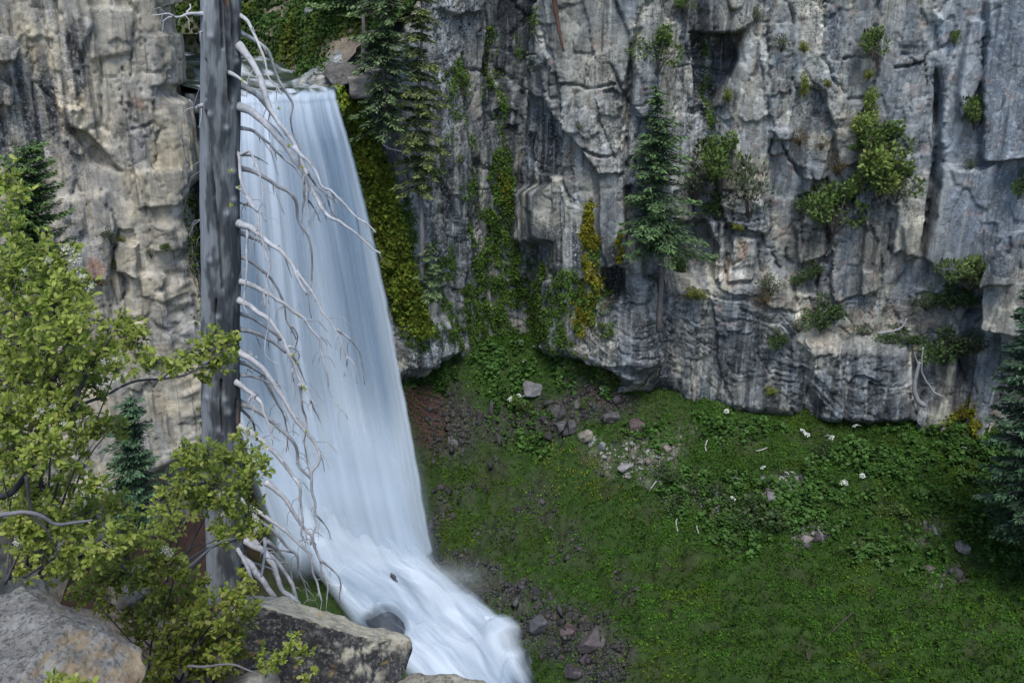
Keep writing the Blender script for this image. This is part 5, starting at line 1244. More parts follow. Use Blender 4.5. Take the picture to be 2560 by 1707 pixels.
# each limb: zone, key, parent key, points, start and end width (all in enlarged photograph pixels), drift in depth
BR = [
 ('A', 'a1', None, [(600, 165), (690, 230), (760, 370), (820, 500), (880, 660), (925, 850), (1000, 930), (1060, 1030)], 42, 14, -0.5),
 ('A', 'a2', None, [(600, 355), (750, 430), (850, 500), (930, 580), (980, 740), (1030, 870), (1100, 990), (1160, 1090), (1185, 1150), (1160, 1310), (1190, 1460), (1230, 1540), (1265, 1640)], 46, 14, 0.5),
 ('A', 'a3', None, [(590, 500), (700, 620), (800, 790), (870, 980), (930, 1160), (1000, 1280), (1060, 1370), (1150, 1490), (1200, 1580), (1270, 1690), (1300, 1800), (1340, 1900)], 78, 34, -0.7),
 ('A', 'a4', None, [(500, 800), (600, 850), (690, 920)], 40, 22, -0.3),
 ('A', 'a4b', None, [(590, 925), (720, 980), (830, 1070), (920, 1190), (980, 1270), (1020, 1330)], 66, 36, 0.2),
 ('A', 'a5', None, [(570, 1145), (680, 1190), (800, 1270), (900, 1360), (1000, 1470), (1080, 1560), (1130, 1620), (1180, 1706), (1270, 1826), (1330, 1946), (1380, 2026), (1450, 2166), (1510, 2286), (1550, 2346), (1680, 2406), (1800, 2486), (1920, 2586), (2050, 2706), (2140, 2756)], 88, 18, -0.9),
 ('A', 'a5b', None, [(690, 1165), (850, 1280), (960, 1370), (1020, 1420), (1090, 1530)], 26, 14, 0.3),
 ('B', 'b1', None, [(590, 85), (720, 110), (820, 170), (930, 260), (1050, 390), (1150, 470), (1230, 540), (1290, 640), (1310, 700)], 42, 16, 0.4),
 ('B', 'b2', 'a3', [(1190, 290), (1270, 380), (1350, 450), (1420, 540), (1470, 650), (1510, 730), (1600, 770), (1680, 850), (1760, 930), (1880, 1060), (1980, 1120), (2090, 1225)], 36, 14, -0.4),
 ('B', 'b2b', 'a5', [(1340, 560), (1430, 700), (1520, 780), (1600, 850), (1665, 900)], 26, 14, 0.3),
 ('B', 'b3', 'a5', [(1325, 640), (1310, 780), (1300, 900), (1290, 1000), (1280, 1120)], 28, 8, 0.2),
 ('B', 'b3b', 'a5', [(1335, 660), (1340, 900), (1355, 1050), (1360, 1150), (1345, 1240)], 24, 9, -0.2),
 ('B', 'b3c', 'a5', [(1345, 860), (1420, 970), (1460, 1050), (1485, 1110)], 20, 7, 0.3),
 ('B', 'b3e', 'b2', [(1540, 780), (1570, 880), (1600, 980), (1650, 1060), (1700, 1100)], 22, 10, 0.2),
 ('B', 'b3f', 'b2', [(1610, 780), (1640, 900), (1640, 960), (1620, 1050)], 14, 8, 0.1),
 ('B', 'b3g', 'b2', [(1870, 1050), (1895, 1130), (1910, 1240)], 14, 5, 0.1),
 ('B', 'b4', None, [(605, 520), (720, 550), (830, 600), (930, 660), (1030, 730), (1140, 780), (1200, 850), (1230, 950), (1230, 1060), (1270, 1140), (1340, 1240), (1370, 1330), (1390, 1450), (1395, 1600), (1390, 1750), (1395, 1756), (1380, 1846), (1350, 1926), (1360, 2006), (1390, 2156)], 52, 9, 0.6),
 ('B', 'b5', None, [(550, 340), (600, 390), (610, 560), (630, 690), (690, 830), (750, 930), (800, 1010), (810, 1100), (840, 1250), (870, 1380), (900, 1490), (935, 1560), (925, 1656), (905, 1736), (910, 1866), (910, 1986), (925, 2106), (920, 2256), (890, 2366), (880, 2506), (910, 2586), (1030, 2666)], 36, 9, -0.6),
 ('B', 'b6', None, [(580, 390), (700, 345), (730, 360), (790, 500), (830, 620), (860, 770), (850, 880), (810, 1000)], 30, 10, -0.5),
 ('B', 'b6b', 'b6', [(640, 375), (740, 390), (850, 440), (920, 490)], 32, 5, 0.4),
 ('B', 'b7', None, [(520, 715), (620, 760), (680, 840), (740, 940), (830, 1010), (900, 1100)], 30, 14, -0.3),
 ('B', 'b7b', None, [(590, 895), (740, 950), (800, 985)], 20, 12, 0.3),
 ('C', 'c1', None, [(560, -190), (700, -137), (830, -57), (920, 30), (1040, 110), (1120, 190), (1190, 290), (1230, 400), (1280, 500), (1330, 580)], 80, 26, -0.7),
 ('C', 'c1b', 'c1', [(1220, 340), (1330, 480), (1410, 590), (1460, 690), (1500, 780), (1590, 880), (1650, 980), (1700, 1080), (1750, 1200), (1780, 1270), (1840, 1330), (1870, 1420), (1880, 1560)], 36, 9, -0.3),
 ('C', 'c1c', 'c1b', [(1665, 975), (1760, 1040), (1840, 1110), (1910, 1220), (1940, 1350), (1955, 1480), (1970, 1570)], 24, 8, 0.3),
 ('C', 'c1e', 'c1b', [(1775, 1270), (1770, 1380), (1750, 1440), (1740, 1490)], 16, 6, 0.1),
 ('C', 'c1d', None, [(600, -80), (720, -37), (840, 20)], 56, 30, 0.3),
 ('C', 'c2', None, [(600, 180), (720, 230), (850, 330), (950, 420), (1010, 520), (1060, 620), (1100, 740), (1110, 860), (1160, 950), (1220, 1080)], 42, 16, 0.5),
 ('C', 'c2b', 'c2', [(1165, 935), (1230, 1010), (1235, 1090), (1215, 1160), (1220, 1250)], 18, 9, 0.2),
 ('C', 'c2c', 'c1', [(695, -120), (680, 100), (685, 300), (660, 560), (650, 720), (700, 810)], 32, 13, -0.15),
 ('C', 'c3', None, [(590, 445), (700, 480), (830, 540), (950, 600), (1080, 690), (1200, 780), (1300, 850), (1400, 990), (1480, 1080), (1490, 1200), (1530, 1350), (1570, 1540), (1580, 1620), (1640, 1756), (1700, 1836), (1760, 1896), (1785, 1946)], 58, 8, -0.3),
 ('C', 'c3b', 'c3', [(870, 540), (870, 620), (890, 740)], 34, 6, -0.1),
 ('C', 'c4', None, [(550, 635), (680, 700), (800, 780), (930, 870), (1020, 990), (1090, 1100), (1140, 1230), (1210, 1380), (1270, 1546), (1330, 1640), (1390, 1740), (1440, 1795)], 68, 12, -0.6),
 ('C', 'c4b', None, [(590, 795), (740, 850), (880, 940), (990, 1020), (1050, 1090)], 36, 26, 0.4),
 ('C', 'c4c', None, [(600, 970), (750, 1000), (880, 1060), (1010, 1140), (1110, 1220)], 48, 34, 0.3),
 ('C', 'c4d', 'c4', [(1130, 1160), (1210, 1180), (1260, 1260), (1240, 1310)], 26, 7, 0.1),
 ('C', 'c4e', 'c4', [(1160, 1240), (1230, 1330), (1280, 1450), (1330, 1570)], 26, 10, 0.2),
 ('D', 'c4f', 'c4', [(1370, 430), (1420, 540), (1490, 680)], 18, 6, 0.2),
 ('D', 'd1', None, [(590, -90), (740, 0), (870, 110), (960, 230), (1050, 370), (1130, 500), (1220, 650), (1320, 770), (1420, 890), (1480, 1040), (1450, 1140), (1390, 1220), (1385, 1320), (1400, 1450), (1425, 1556), (1425, 1706), (1440, 1786), (1400, 1906), (1380, 2006)], 62, 20, -0.5),
 ('D', 'd1b', None, [(600, 15), (720, 70), (880, 170)], 42, 24, 0.4),
 ('D', 'd1c', None, [(600, 160), (740, 180), (860, 220), (945, 260)], 32, 16, 0.2),
 ('D', 'd2', 'd1b', [(850, 170), (940, 320), (1010, 460), (1080, 580), (1110, 700), (1130, 850), (1110, 1000)], 40, 9, 0.4),
 ('D', 'd3', None, [(530, 215), (640, 290), (740, 370), (830, 460), (870, 570), (930, 730), (970, 880)], 68, 14, -0.4),
 ('D', 'd3b', 'd3', [(780, 380), (740, 395), (700, 440)], 34, 12, -0.15),
 ('D', 'd4', None, [(610, 475), (740, 520), (860, 590), (960, 670), (1070, 770), (1160, 850), (1220, 940), (1240, 1100), (1280, 1190), (1380, 1290)], 58, 24, 0.2),
 ('D', 'd4b', None, [(580, 405), (700, 480), (850, 580)], 22, 12, 0.4),
 ('D', 'd4c', None, [(610, 520), (710, 620), (760, 700), (770, 770)], 34, 20, 0.5),
 ('D', 'd5', None, [(580, 715), (720, 790), (860, 880), (1000, 1020), (1100, 1140), (1190, 1260), (1260, 1390), (1270, 1560), (1290, 1706), (1280, 1866), (1320, 1986)], 74, 16, -0.4),
 ('D', 'd6', 'c4', [(1260, 260), (1280, 420), (1290, 530), (1330, 640), (1330, 780), (1310, 880), (1330, 1030), (1350, 1150), (1370, 1240)], 28, 12, 0.2),
 ('D', 'd7', 'c4', [(1180, 100), (1195, 230), (1220, 310), (1205, 410)], 16, 6, 0.1),
 ('E', 'e1', 'd5', [(890, 20), (1000, 110), (1100, 200), (1180, 330), (1260, 460), (1340, 560), (1400, 610), (1420, 720), (1480, 870), (1500, 1000), (1560, 1130), (1560, 1320)], 50, 16, -0.2),
 ('E', 'e2', None, [(600, 235), (730, 300), (850, 370), (960, 450), (1080, 530), (1180, 620), (1280, 720), (1370, 800), (1390, 900), (1400, 1000), (1450, 1120), (1500, 1320)], 52, 18, -0.4),
 ('E', 'e3', None, [(640, 330), (820, 440), (940, 520), (1040, 620), (1120, 720), (1200, 790), (1240, 850), (1250, 980), (1310, 1130), (1360, 1330)], 42, 14, 0.3),
 ('E', 'e4', None, [(640, 630), (760, 720), (860, 760), (920, 850), (990, 960), (1030, 1090), (1080, 1210), (1180, 1280), (1250, 1350)], 72, 46, -0.5),
 ('E', 'e4b', None, [(650, 560), (730, 620), (830, 740), (900, 800), (1000, 880), (1080, 980), (1160, 1100), (1200, 1200), (1230, 1300)], 62, 34, 0.0),
 ('E', 'e5', None, [(640, 715), (800, 735), (960, 750), (1100, 770), (1220, 800), (1240, 840), (1240, 930), (1280, 1040)], 32, 12, 0.3),
 ('E', 'e6', None, [(540, 690), (640, 840), (700, 980), (735, 1080)], 46, 32, -0.6),
 ('E', 'e7', None, [(590, 820), (700, 910), (800, 1020), (880, 1120), (940, 1220), (1000, 1300)], 88, 52, -0.3),
 ('E', 'e8', None, [(880, 640), (880, 800), (860, 940), (840, 1050)], 30, 22, -0.7),
 ('E', 'e9', None, [(640, 870), (720, 890), (850, 930), (970, 970)], 28, 18, 0.4),
 ('E', 'e10', 'e3', [(900, 660), (1000, 740), (1100, 860), (1150, 960), (1180, 1100), (1180, 1250)], 30, 18, 0.2),
 ('E', 'e11', 'e1', [(1485, 870), (1600, 960), (1690, 1060), (1710, 1170), (1690, 1240), (1710, 1390)], 22, 9, 0.2),
 ('E', 'e12', 'd1', [(1435, 370), (1530, 480), (1580, 570), (1595, 640)], 20, 7, 0.2),
 ('E', 'e13', None, [(600, 190), (720, 330), (800, 430)], 46, 28, -0.6),
 ('L', 'l1', None, [(1880, 132), (1750, 130), (1650, 155), (1560, 160), (1480, 210)], 36, 10, -0.3),
 ('L', 'l1b', 'l1', [(1600, 165), (1550, 130), (1400, 145)], 18, 7, -0.2),
 ('L', 'l1c', 'l1', [(1740, 135), (1715, 110), (1750, 80), (1745, 40)], 20, 10, 0.1),
 ('L', 'l2', None, [(1880, 965), (1820, 975), (1790, 1005), (1780, 970), (1740, 915)], 32, 10, -0.2),
 ('L', 'l3', None, [(1870, 290), (1800, 310)], 18, 8, -0.2),
 ('L', 'l4', None, [(1880, 1230), (1850, 1240), (1845, 1500), (1868, 1700)], 16, 9, 0.25),
 ('L', 'l5', None, [(1890, 1930), (1855, 2010), (1840, 2090), (1862, 2170)], 18, 8, 0.2),
]
TWR = random.Random(8)
DONE = {}
for zone, key, par, pts, w0, w1, drift in BR:
    o_ = np.array(ZO[zone]); s_ = ZS[zone]
    px = spline(np.array(pts, float) / s_ + o_, 7.0)
    n = len(px)
    if par is None:
        y0 = TY - 0.24 * math.sqrt(max(0.0, 1 - ((px[0, 0] - 552) / 50) ** 2)) * (1 if px[0, 0] < 578 else 0.25) + (0.08 if drift > 0 else 0.0)
        if key in ('e8',): y0 = TY - 0.9
    else:
        pp, pY = DONE[par]
        y0 = pY[np.argmin(((pp - px[0]) ** 2).sum(1))]
    ln = np.linspace(0, 1, n)
    Yb = y0 + drift * (1.6 * ln - 0.5 * ln ** 2) + 0.05 * noise2(ln * 6, np.full(n, len(DONE) * 1.7), 9)
    if par is None and zone != 'L' and key != 'e8':
        px = np.concatenate([[px[0] + [-16, -5]], px]); Yb = np.concatenate([[TY + 0.02], Yb]); Yb[1] += 0.05; n += 1; ln = np.linspace(0, 1, n)
    DONE[key] = (px, Yb)
    P3 = P(px[:, 0], px[:, 1], Yb)
    wpx = lerp(w0, w1, ln ** 0.8) / s_ * 1.05
    rad = wpx * 0.5 * np.linalg.norm(P3 - CAM, axis=1) / FOC / np.sqrt(1 + ((px[:, 0] - CX) / FOC) ** 2)
    rad = rad * (1 + 0.10 * noise2(ln * n * 0.12, np.full(n, 3.3 + len(DONE)), 14)) * (1 + 0.55 * np.exp(-ln * n * 0.45))
    P3 = P3 + np.stack([noise2(ln * n * 0.25, np.full(n, q_ + len(DONE)), 15) for q_ in (0, 40, 80)], 1) * rad.max() * 0.18
    V_, F_ = tube(P3, rad, 10)
    nn = np.clip(fbm3(V_ * 7.0, 3, 16), -1, 1)
    grey = 0.5 if drift > 0.15 else 1.0
    c_ = lerp(np.array([[0.33, 0.33, 0.325]]), np.array([[0.50, 0.51, 0.54]]), np.clip(0.5 * grey + 0.45 * nn, 0, 1)[:, None])
    br = link("branch", make_mesh("branch", V_ - base_loc, F_, M_STICK, c_), snag)
    # broken side twigs and spurs
    tb = Buf()
    for q_ in range(int(3 + n * 0.24)):
        i0 = TWR.randrange(int(n * 0.2), n)
        d0 = P3[min(i0 + 1, n - 1)] - P3[max(i0 - 1, 0)]; d0 = d0 / (np.linalg.norm(d0) + 1e-9)
        sidev = np.array([TWR.gauss(0, 1), TWR.gauss(0, 1), TWR.gauss(-0.4, 0.8)]); sidev -= d0 * (sidev @ d0); sidev /= np.linalg.norm(sidev) + 1e-9
        ln_ = TWR.choice([0.03, 0.05, 0.06, 0.10, 0.22, 0.35]) * TWR.uniform(0.7, 1.2)
        p0 = P3[i0]; p1 = p0 + (sidev * 0.8 + d0 * 0.5) * ln_ * 0.5; p2 = p1 + (sidev * 0.35 + d0 * 0.5 + np.array([0, 0, -0.45])) * ln_ * 0.6
        r0 = min(rad[i0] * 0.45, 0.009)
        v_, f_ = tube(np.array([p0, p1, p2]), [r0, r0 * 0.75, r0 * 0.4], 5)
        tb.add(v_ - base_loc, f_, (0.36, 0.36, 0.36))
    tb.build("twigs", M_STICK, br)["kind"] = "stuff"
# bright lichen tufts on the limbs
LV2 = [('A', 640, 880), ('A', 1030, 1185), ('B', 505, 560), ('B', 600, 735), ('B', 690, 912), ('B', 1145, 278), ('B', 1195, 440), ('B', 1290, 512), ('B', 512, 930), ('C', 1250, 830), ('C', 1190, 1250), ('C', 1225, 1335), ('D', 1300, 290), ('D', 1320, 315), ('D', 1330, 775)]
for zone, a_, b_2 in LV2:
    u_, v_ = a_ / 4.3556 + ZO[zone][0], b_2 / 4.3556 + ZO[zone][1]
    yb = TY - 0.32
    best = 1e9
    for key, (pp, pY) in DONE.items():
        q_ = ((pp - [u_, v_]) ** 2).sum(1); j_ = q_.argmin()
        if q_[j_] < best: best = q_[j_]; yb = pY[j_] - 0.02
    if u_ < 588: yb = TY - 0.27
    c0 = P(u_, v_, yb)
    k = 26
    Pq = c0 + rng.normal(0, 0.010, (k, 3))
    V_, F_, C_ = leaf_cards(Pq, rand_dirs(k), rand_dirs(k), 0.022, 0.014, np.array([0.50, 0.55, 0.04]) * rng.uniform(0.7, 1.2, (k, 1)))
    link("lichen", make_mesh("lichen", V_ - base_loc, F_, M_MOSS, C_, smooth=False), snag)

# ================================================================== CONIFERS
def conifer(name, label, top_px, base_px, Yd, rad_px, green_from, seed, colours, lean=0.0, gaps=0.12, leaf=0.2, trunk_w=14, droop=0.35, power=0.85, bark=(0.12, 0.11, 0.11), n_whorl=46, per=6, uneven=0.25, one_side=0.0, group=None, cat="conifer", ds=(1, 1)):
    """top and base are photograph pixels at depth Yd; rad_px: widest reach of the crown; green_from: share of the height where the green begins"""
    r = np.random.default_rng(seed)
    b = P(base_px[0], base_px[1], Yd); t = P(top_px[0], top_px[1], Yd)
    H = np.linalg.norm(t - b); ax = (t - b) / H
    dist = np.linalg.norm(b - CAM); Rm = rad_px * dist / FOC
    tr = thing(name, label, cat, b, group)
    k = np.linspace(0, 1, 26)
    pts = b + ax * (k * H)[:, None] + np.stack([0.03 * H * noise2(k * 2, k * 0 + seed, 3), 0 * k, 0 * k], 1) * (k * (1 - k) * 4)[:, None]
    r0 = trunk_w * dist / FOC / 2
    V_, F_ = tube(pts, lerp(r0, r0 * 0.12, k), 9)
    link("trunk", make_mesh("trunk", V_ - b, F_, M_BARK, np.asarray(bark) * (1 + 0.25 * noise3(V_ * 3, 4))[:, None]), tr)
    Cs, Ds, Ns, Ls, Ks = [], [], [], [], []
    lb = Buf()
    for i in range(n_whorl):
        h = green_from + (1 - green_from) * (i + r.uniform(-0.4, 0.4)) / n_whorl
        h = min(max(h, 0.02), 0.995)
        f = (1 - h) / (1 - green_from)
        reach = Rm * (0.05 + 0.95 * min(1, f) ** power)
        if f > 0.9: reach *= 0.8
        for j in range(per):
            if r.random() < gaps: continue
            a = r.uniform(0, 2 * np.pi)
            ln = reach * r.uniform(1 - uneven * 1.6, 1 + uneven * 0.5) * (1 + one_side * math.cos(a))
            if ln < 0.05: ln = 0.05
            out = np.array([math.cos(a), math.sin(a), 0.0])
            up0 = 0.25 * (h - 0.4)
            p0 = b + ax * H * h
            m = max(3, int(ln / (leaf * 0.42)))
            q = np.linspace(0.08, 1, m)
            bp = p0 + out * (q * ln)[:, None] + np.array([0, 0, 1]) * (up0 * ln * q - droop * ln * q ** 1.7 + 0.12 * ln * q ** 4)[:, None]
            v_, f_ = tube(bp[::max(1, m // 4)], np.linspace(r0 * 0.16, r0 * 0.05, len(bp[::max(1, m // 4)])), 4, cap=False) if m > 4 else (None, None)
            if v_ is not None: lb.add(v_ - b, f_, np.asarray(bark) * 0.8)
            side = np.cross(out, [0, 0, 1.0])
            wsp = 0.30 * ln * (1 - q) ** 0.7 * (q > 0.05) + leaf * 0.25
            for s_ in (-1, -0.45, 0, 0.45, 1):
                c_ = bp + side * (s_ * wsp)[:, None] + r.normal(0, leaf * 0.16, (m, 3)) - np.array([0, 0, 1]) * (abs(s_) * wsp * 0.25)[:, None]
                Cs.append(c_); Ds.append(np.broadcast_to(out + side * s_ * 1.1 + np.array([0, 0, -0.25]), (m, 3)) + r.normal(0, 0.22, (m, 3)))
                Ns.append(np.array([0, 0, 1.0]) + r.normal(0, 0.45, (m, 3))); Ls.append(leaf * r.uniform(0.7, 1.3, m))
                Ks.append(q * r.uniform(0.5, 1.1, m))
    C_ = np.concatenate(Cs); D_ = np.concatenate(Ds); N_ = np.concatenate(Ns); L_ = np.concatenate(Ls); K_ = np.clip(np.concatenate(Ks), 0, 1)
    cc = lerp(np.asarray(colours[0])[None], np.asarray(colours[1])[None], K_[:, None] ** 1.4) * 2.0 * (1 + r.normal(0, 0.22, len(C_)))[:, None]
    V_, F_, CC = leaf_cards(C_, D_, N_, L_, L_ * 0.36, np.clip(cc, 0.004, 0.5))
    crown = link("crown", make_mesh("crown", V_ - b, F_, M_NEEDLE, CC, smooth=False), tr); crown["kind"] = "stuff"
    if lb.V:
        o_ = lb.build("boughs", M_BARK, tr); o_["kind"] = "stuff"
    return tr

SPR = ((0.022, 0.040, 0.020), (0.085, 0.125, 0.045))
conifer("spruce_tree", "tall narrow green spruce standing on the cliff ledge right of the buttress", (1641, 212), (1648, 830), 47.6, 118, 0.36, 1, ((0.020, 0.040, 0.020), (0.075, 0.125, 0.045)), leaf=0.24, trunk_w=16, n_whorl=42, per=7, one_side=0.25, power=0.7, uneven=0.5, gaps=0.22)
conifer("fir_tree", "dark drooping fir left of the yellowish fir beside the falls", (950, -160), (966, 340), 46.3, 92, 0.06, 2, ((0.018, 0.032, 0.015), (0.088, 0.13, 0.052)), leaf=0.26, trunk_w=17, n_whorl=30, per=8, gaps=0.22, power=0.4, uneven=0.5, droop=0.45)
conifer("fir_tree", "slim yellowish-green fir with bare lower trunk against the pale speckled wall", (1035, -260), (1056, 705), 46.6, 76, 0.28, 3, ((0.028, 0.042, 0.015), (0.095, 0.115, 0.034)), leaf=0.22, trunk_w=14, n_whorl=44, per=8, gaps=0.2, power=0.5, uneven=0.5, droop=0.4, bark=(0.17, 0.165, 0.17))
conifer("pine_tree", "dark-trunked pine with light boughs beside the leaning grey boulder", (855, -330), (888, 135), 52.5, 110, 0.22, 4, ((0.04, 0.07, 0.03), (0.12, 0.17, 0.06)), leaf=0.30, trunk_w=20, n_whorl=20, per=6, gaps=0.2, power=0.3, uneven=0.5, droop=0.15, bark=(0.07, 0.065, 0.07))
conifer("thin_tree", "thin bare-stemmed tree rooted on the pale block beside the falls", (900, -260), (907, 182), 48.3, 45, 0.52, 5, ((0.04, 0.07, 0.03), (0.12, 0.16, 0.05)), leaf=0.24, trunk_w=12, n_whorl=14, per=5, gaps=0.3, power=0.4, uneven=0.5, bark=(0.14, 0.125, 0.12))
conifer("blue_fir", "large blue-green fir at the right edge of the slope", (2640, 640), (2630, 1380), 37.0, 156, 0.10, 6, ((0.010, 0.022, 0.011), (0.045, 0.085, 0.045)), leaf=0.24, trunk_w=34, n_whorl=44, per=10, gaps=0.05, power=0.55, uneven=0.2, droop=0.30)
conifer("round_pine", "rounded dark green pine behind the top of the leafy bush", (72, 360), (80, 760), 30.0, 88, 0.05, 7, ((0.018, 0.036, 0.014), (0.075, 0.125, 0.035)), leaf=0.15, trunk_w=14, n_whorl=34, per=12, gaps=0.1, power=0.3, uneven=0.5, droop=0.0)
conifer("small_fir", "small dark fir growing below the golden cliff behind the bush", (325, 985), (335, 1330), 28.0, 66, 0.03, 8, ((0.015, 0.030, 0.018), (0.055, 0.10, 0.05)), leaf=0.16, trunk_w=10, n_whorl=30, per=10, gaps=0.12, power=0.35, uneven=0.5, droop=0.2)
conifer("young_fir", "young pale green fir at the foot of the slim fir's trunk", (1070, 600), (1075, 760), 46.6, 44, 0.05, 10, ((0.035, 0.055, 0.025), (0.10, 0.145, 0.06)), leaf=0.18, trunk_w=5, n_whorl=14, per=6, gaps=0.2, power=0.5, uneven=0.5)
# reddish leaning trunk in the cleft
b = P(1409, 128, 48.6)
tr = thing("leaning_trunk", "bare reddish-brown trunk leaning in the cleft at the top of the wall", "tree trunk", b)
pts = np.array([P(u, v, 48.6) for u, v in ((1378, -90), (1386, 0), (1393, 50), (1401, 95), (1409, 128))])
V_, F_ = tube(spline(pts, 0.2), np.linspace(0.17, 0.05, len(spline(pts, 0.2))), 9)
link("trunk", make_mesh("trunk", V_ - b, F_, M_BARK, np.broadcast_to((0.115, 0.065, 0.05), (len(V_), 3))), tr)

# ================================================================== SHRUBS ON THE ROCK
def shrub_mesh(seed, tint, n=1100, leafs=0.13, lobes=9, sparse=0.0, upright=0.0):
    r = np.random.default_rng(seed)
    lc = rand_dirs(lobes, r) * r.uniform(0.35, 0.75, (lobes, 1)) * [1, 0.8, 0.9]
    lr = r.uniform(0.25, 0.48, lobes)
    li = r.integers(0, lobes, n)
    dd = rand_dirs(n, r)
    C_ = lc[li] + dd * lr[li][:, None] * r.uniform(0.55, 1.05, (n, 1))
    tone_ = r.normal(0, 0.22, lobes)[li]
    cc = 1.35 * np.asarray(tint) * (1 + tone_ + r.normal(0, 0.18, n))[:, None] * (1 + r.normal(0, 0.06, (n, 3)))
    L_ = leafs * r.uniform(0.7, 1.4, n)
    V_, F_, CC = leaf_cards(C_, dd + r.normal(0, 0.5, (n, 3)) + [0, 0, 0.4 + upright], dd + [0, 0, 0.5] + r.normal(0, 0.4, (n, 3)), L_, L_ * (0.62 - 0.4 * upright), np.clip(cc, 0.004, 0.5))
    sb = Buf()
    for q in range(lobes):
        v_, f_ = tube(np.array([[0, 0.1, -0.9], lc[q] * 0.5 + [0, 0, -0.35], lc[q]]), [0.035, 0.025, 0.012], 5)
        sb.add(v_, f_, (0.09, 0.08, 0.075))
    me1 = make_mesh("foliage", V_, F_, M_LEAF, CC, smooth=False)
    me2 = make_mesh("stems", np.concatenate(sb.V), sb.F, M_BARK, np.concatenate(sb.C))
    return me1, me2
SH = {'g': shrub_mesh(1, (0.085, 0.135, 0.035)), 'y': shrub_mesh(2, (0.125, 0.165, 0.04), leafs=0.12), 'd': shrub_mesh(3, (0.05, 0.085, 0.03)), 'b': shrub_mesh(4, (0.10, 0.075, 0.035), n=500, leafs=0.12),
      's': shrub_mesh(5, (0.075, 0.095, 0.055), n=420, leafs=0.12, lobes=12), 't': shrub_mesh(6, (0.10, 0.14, 0.05), n=500, leafs=0.3, upright=0.8), 'm': shrub_mesh(7, (0.13, 0.15, 0.03), n=500, leafs=0.14)}
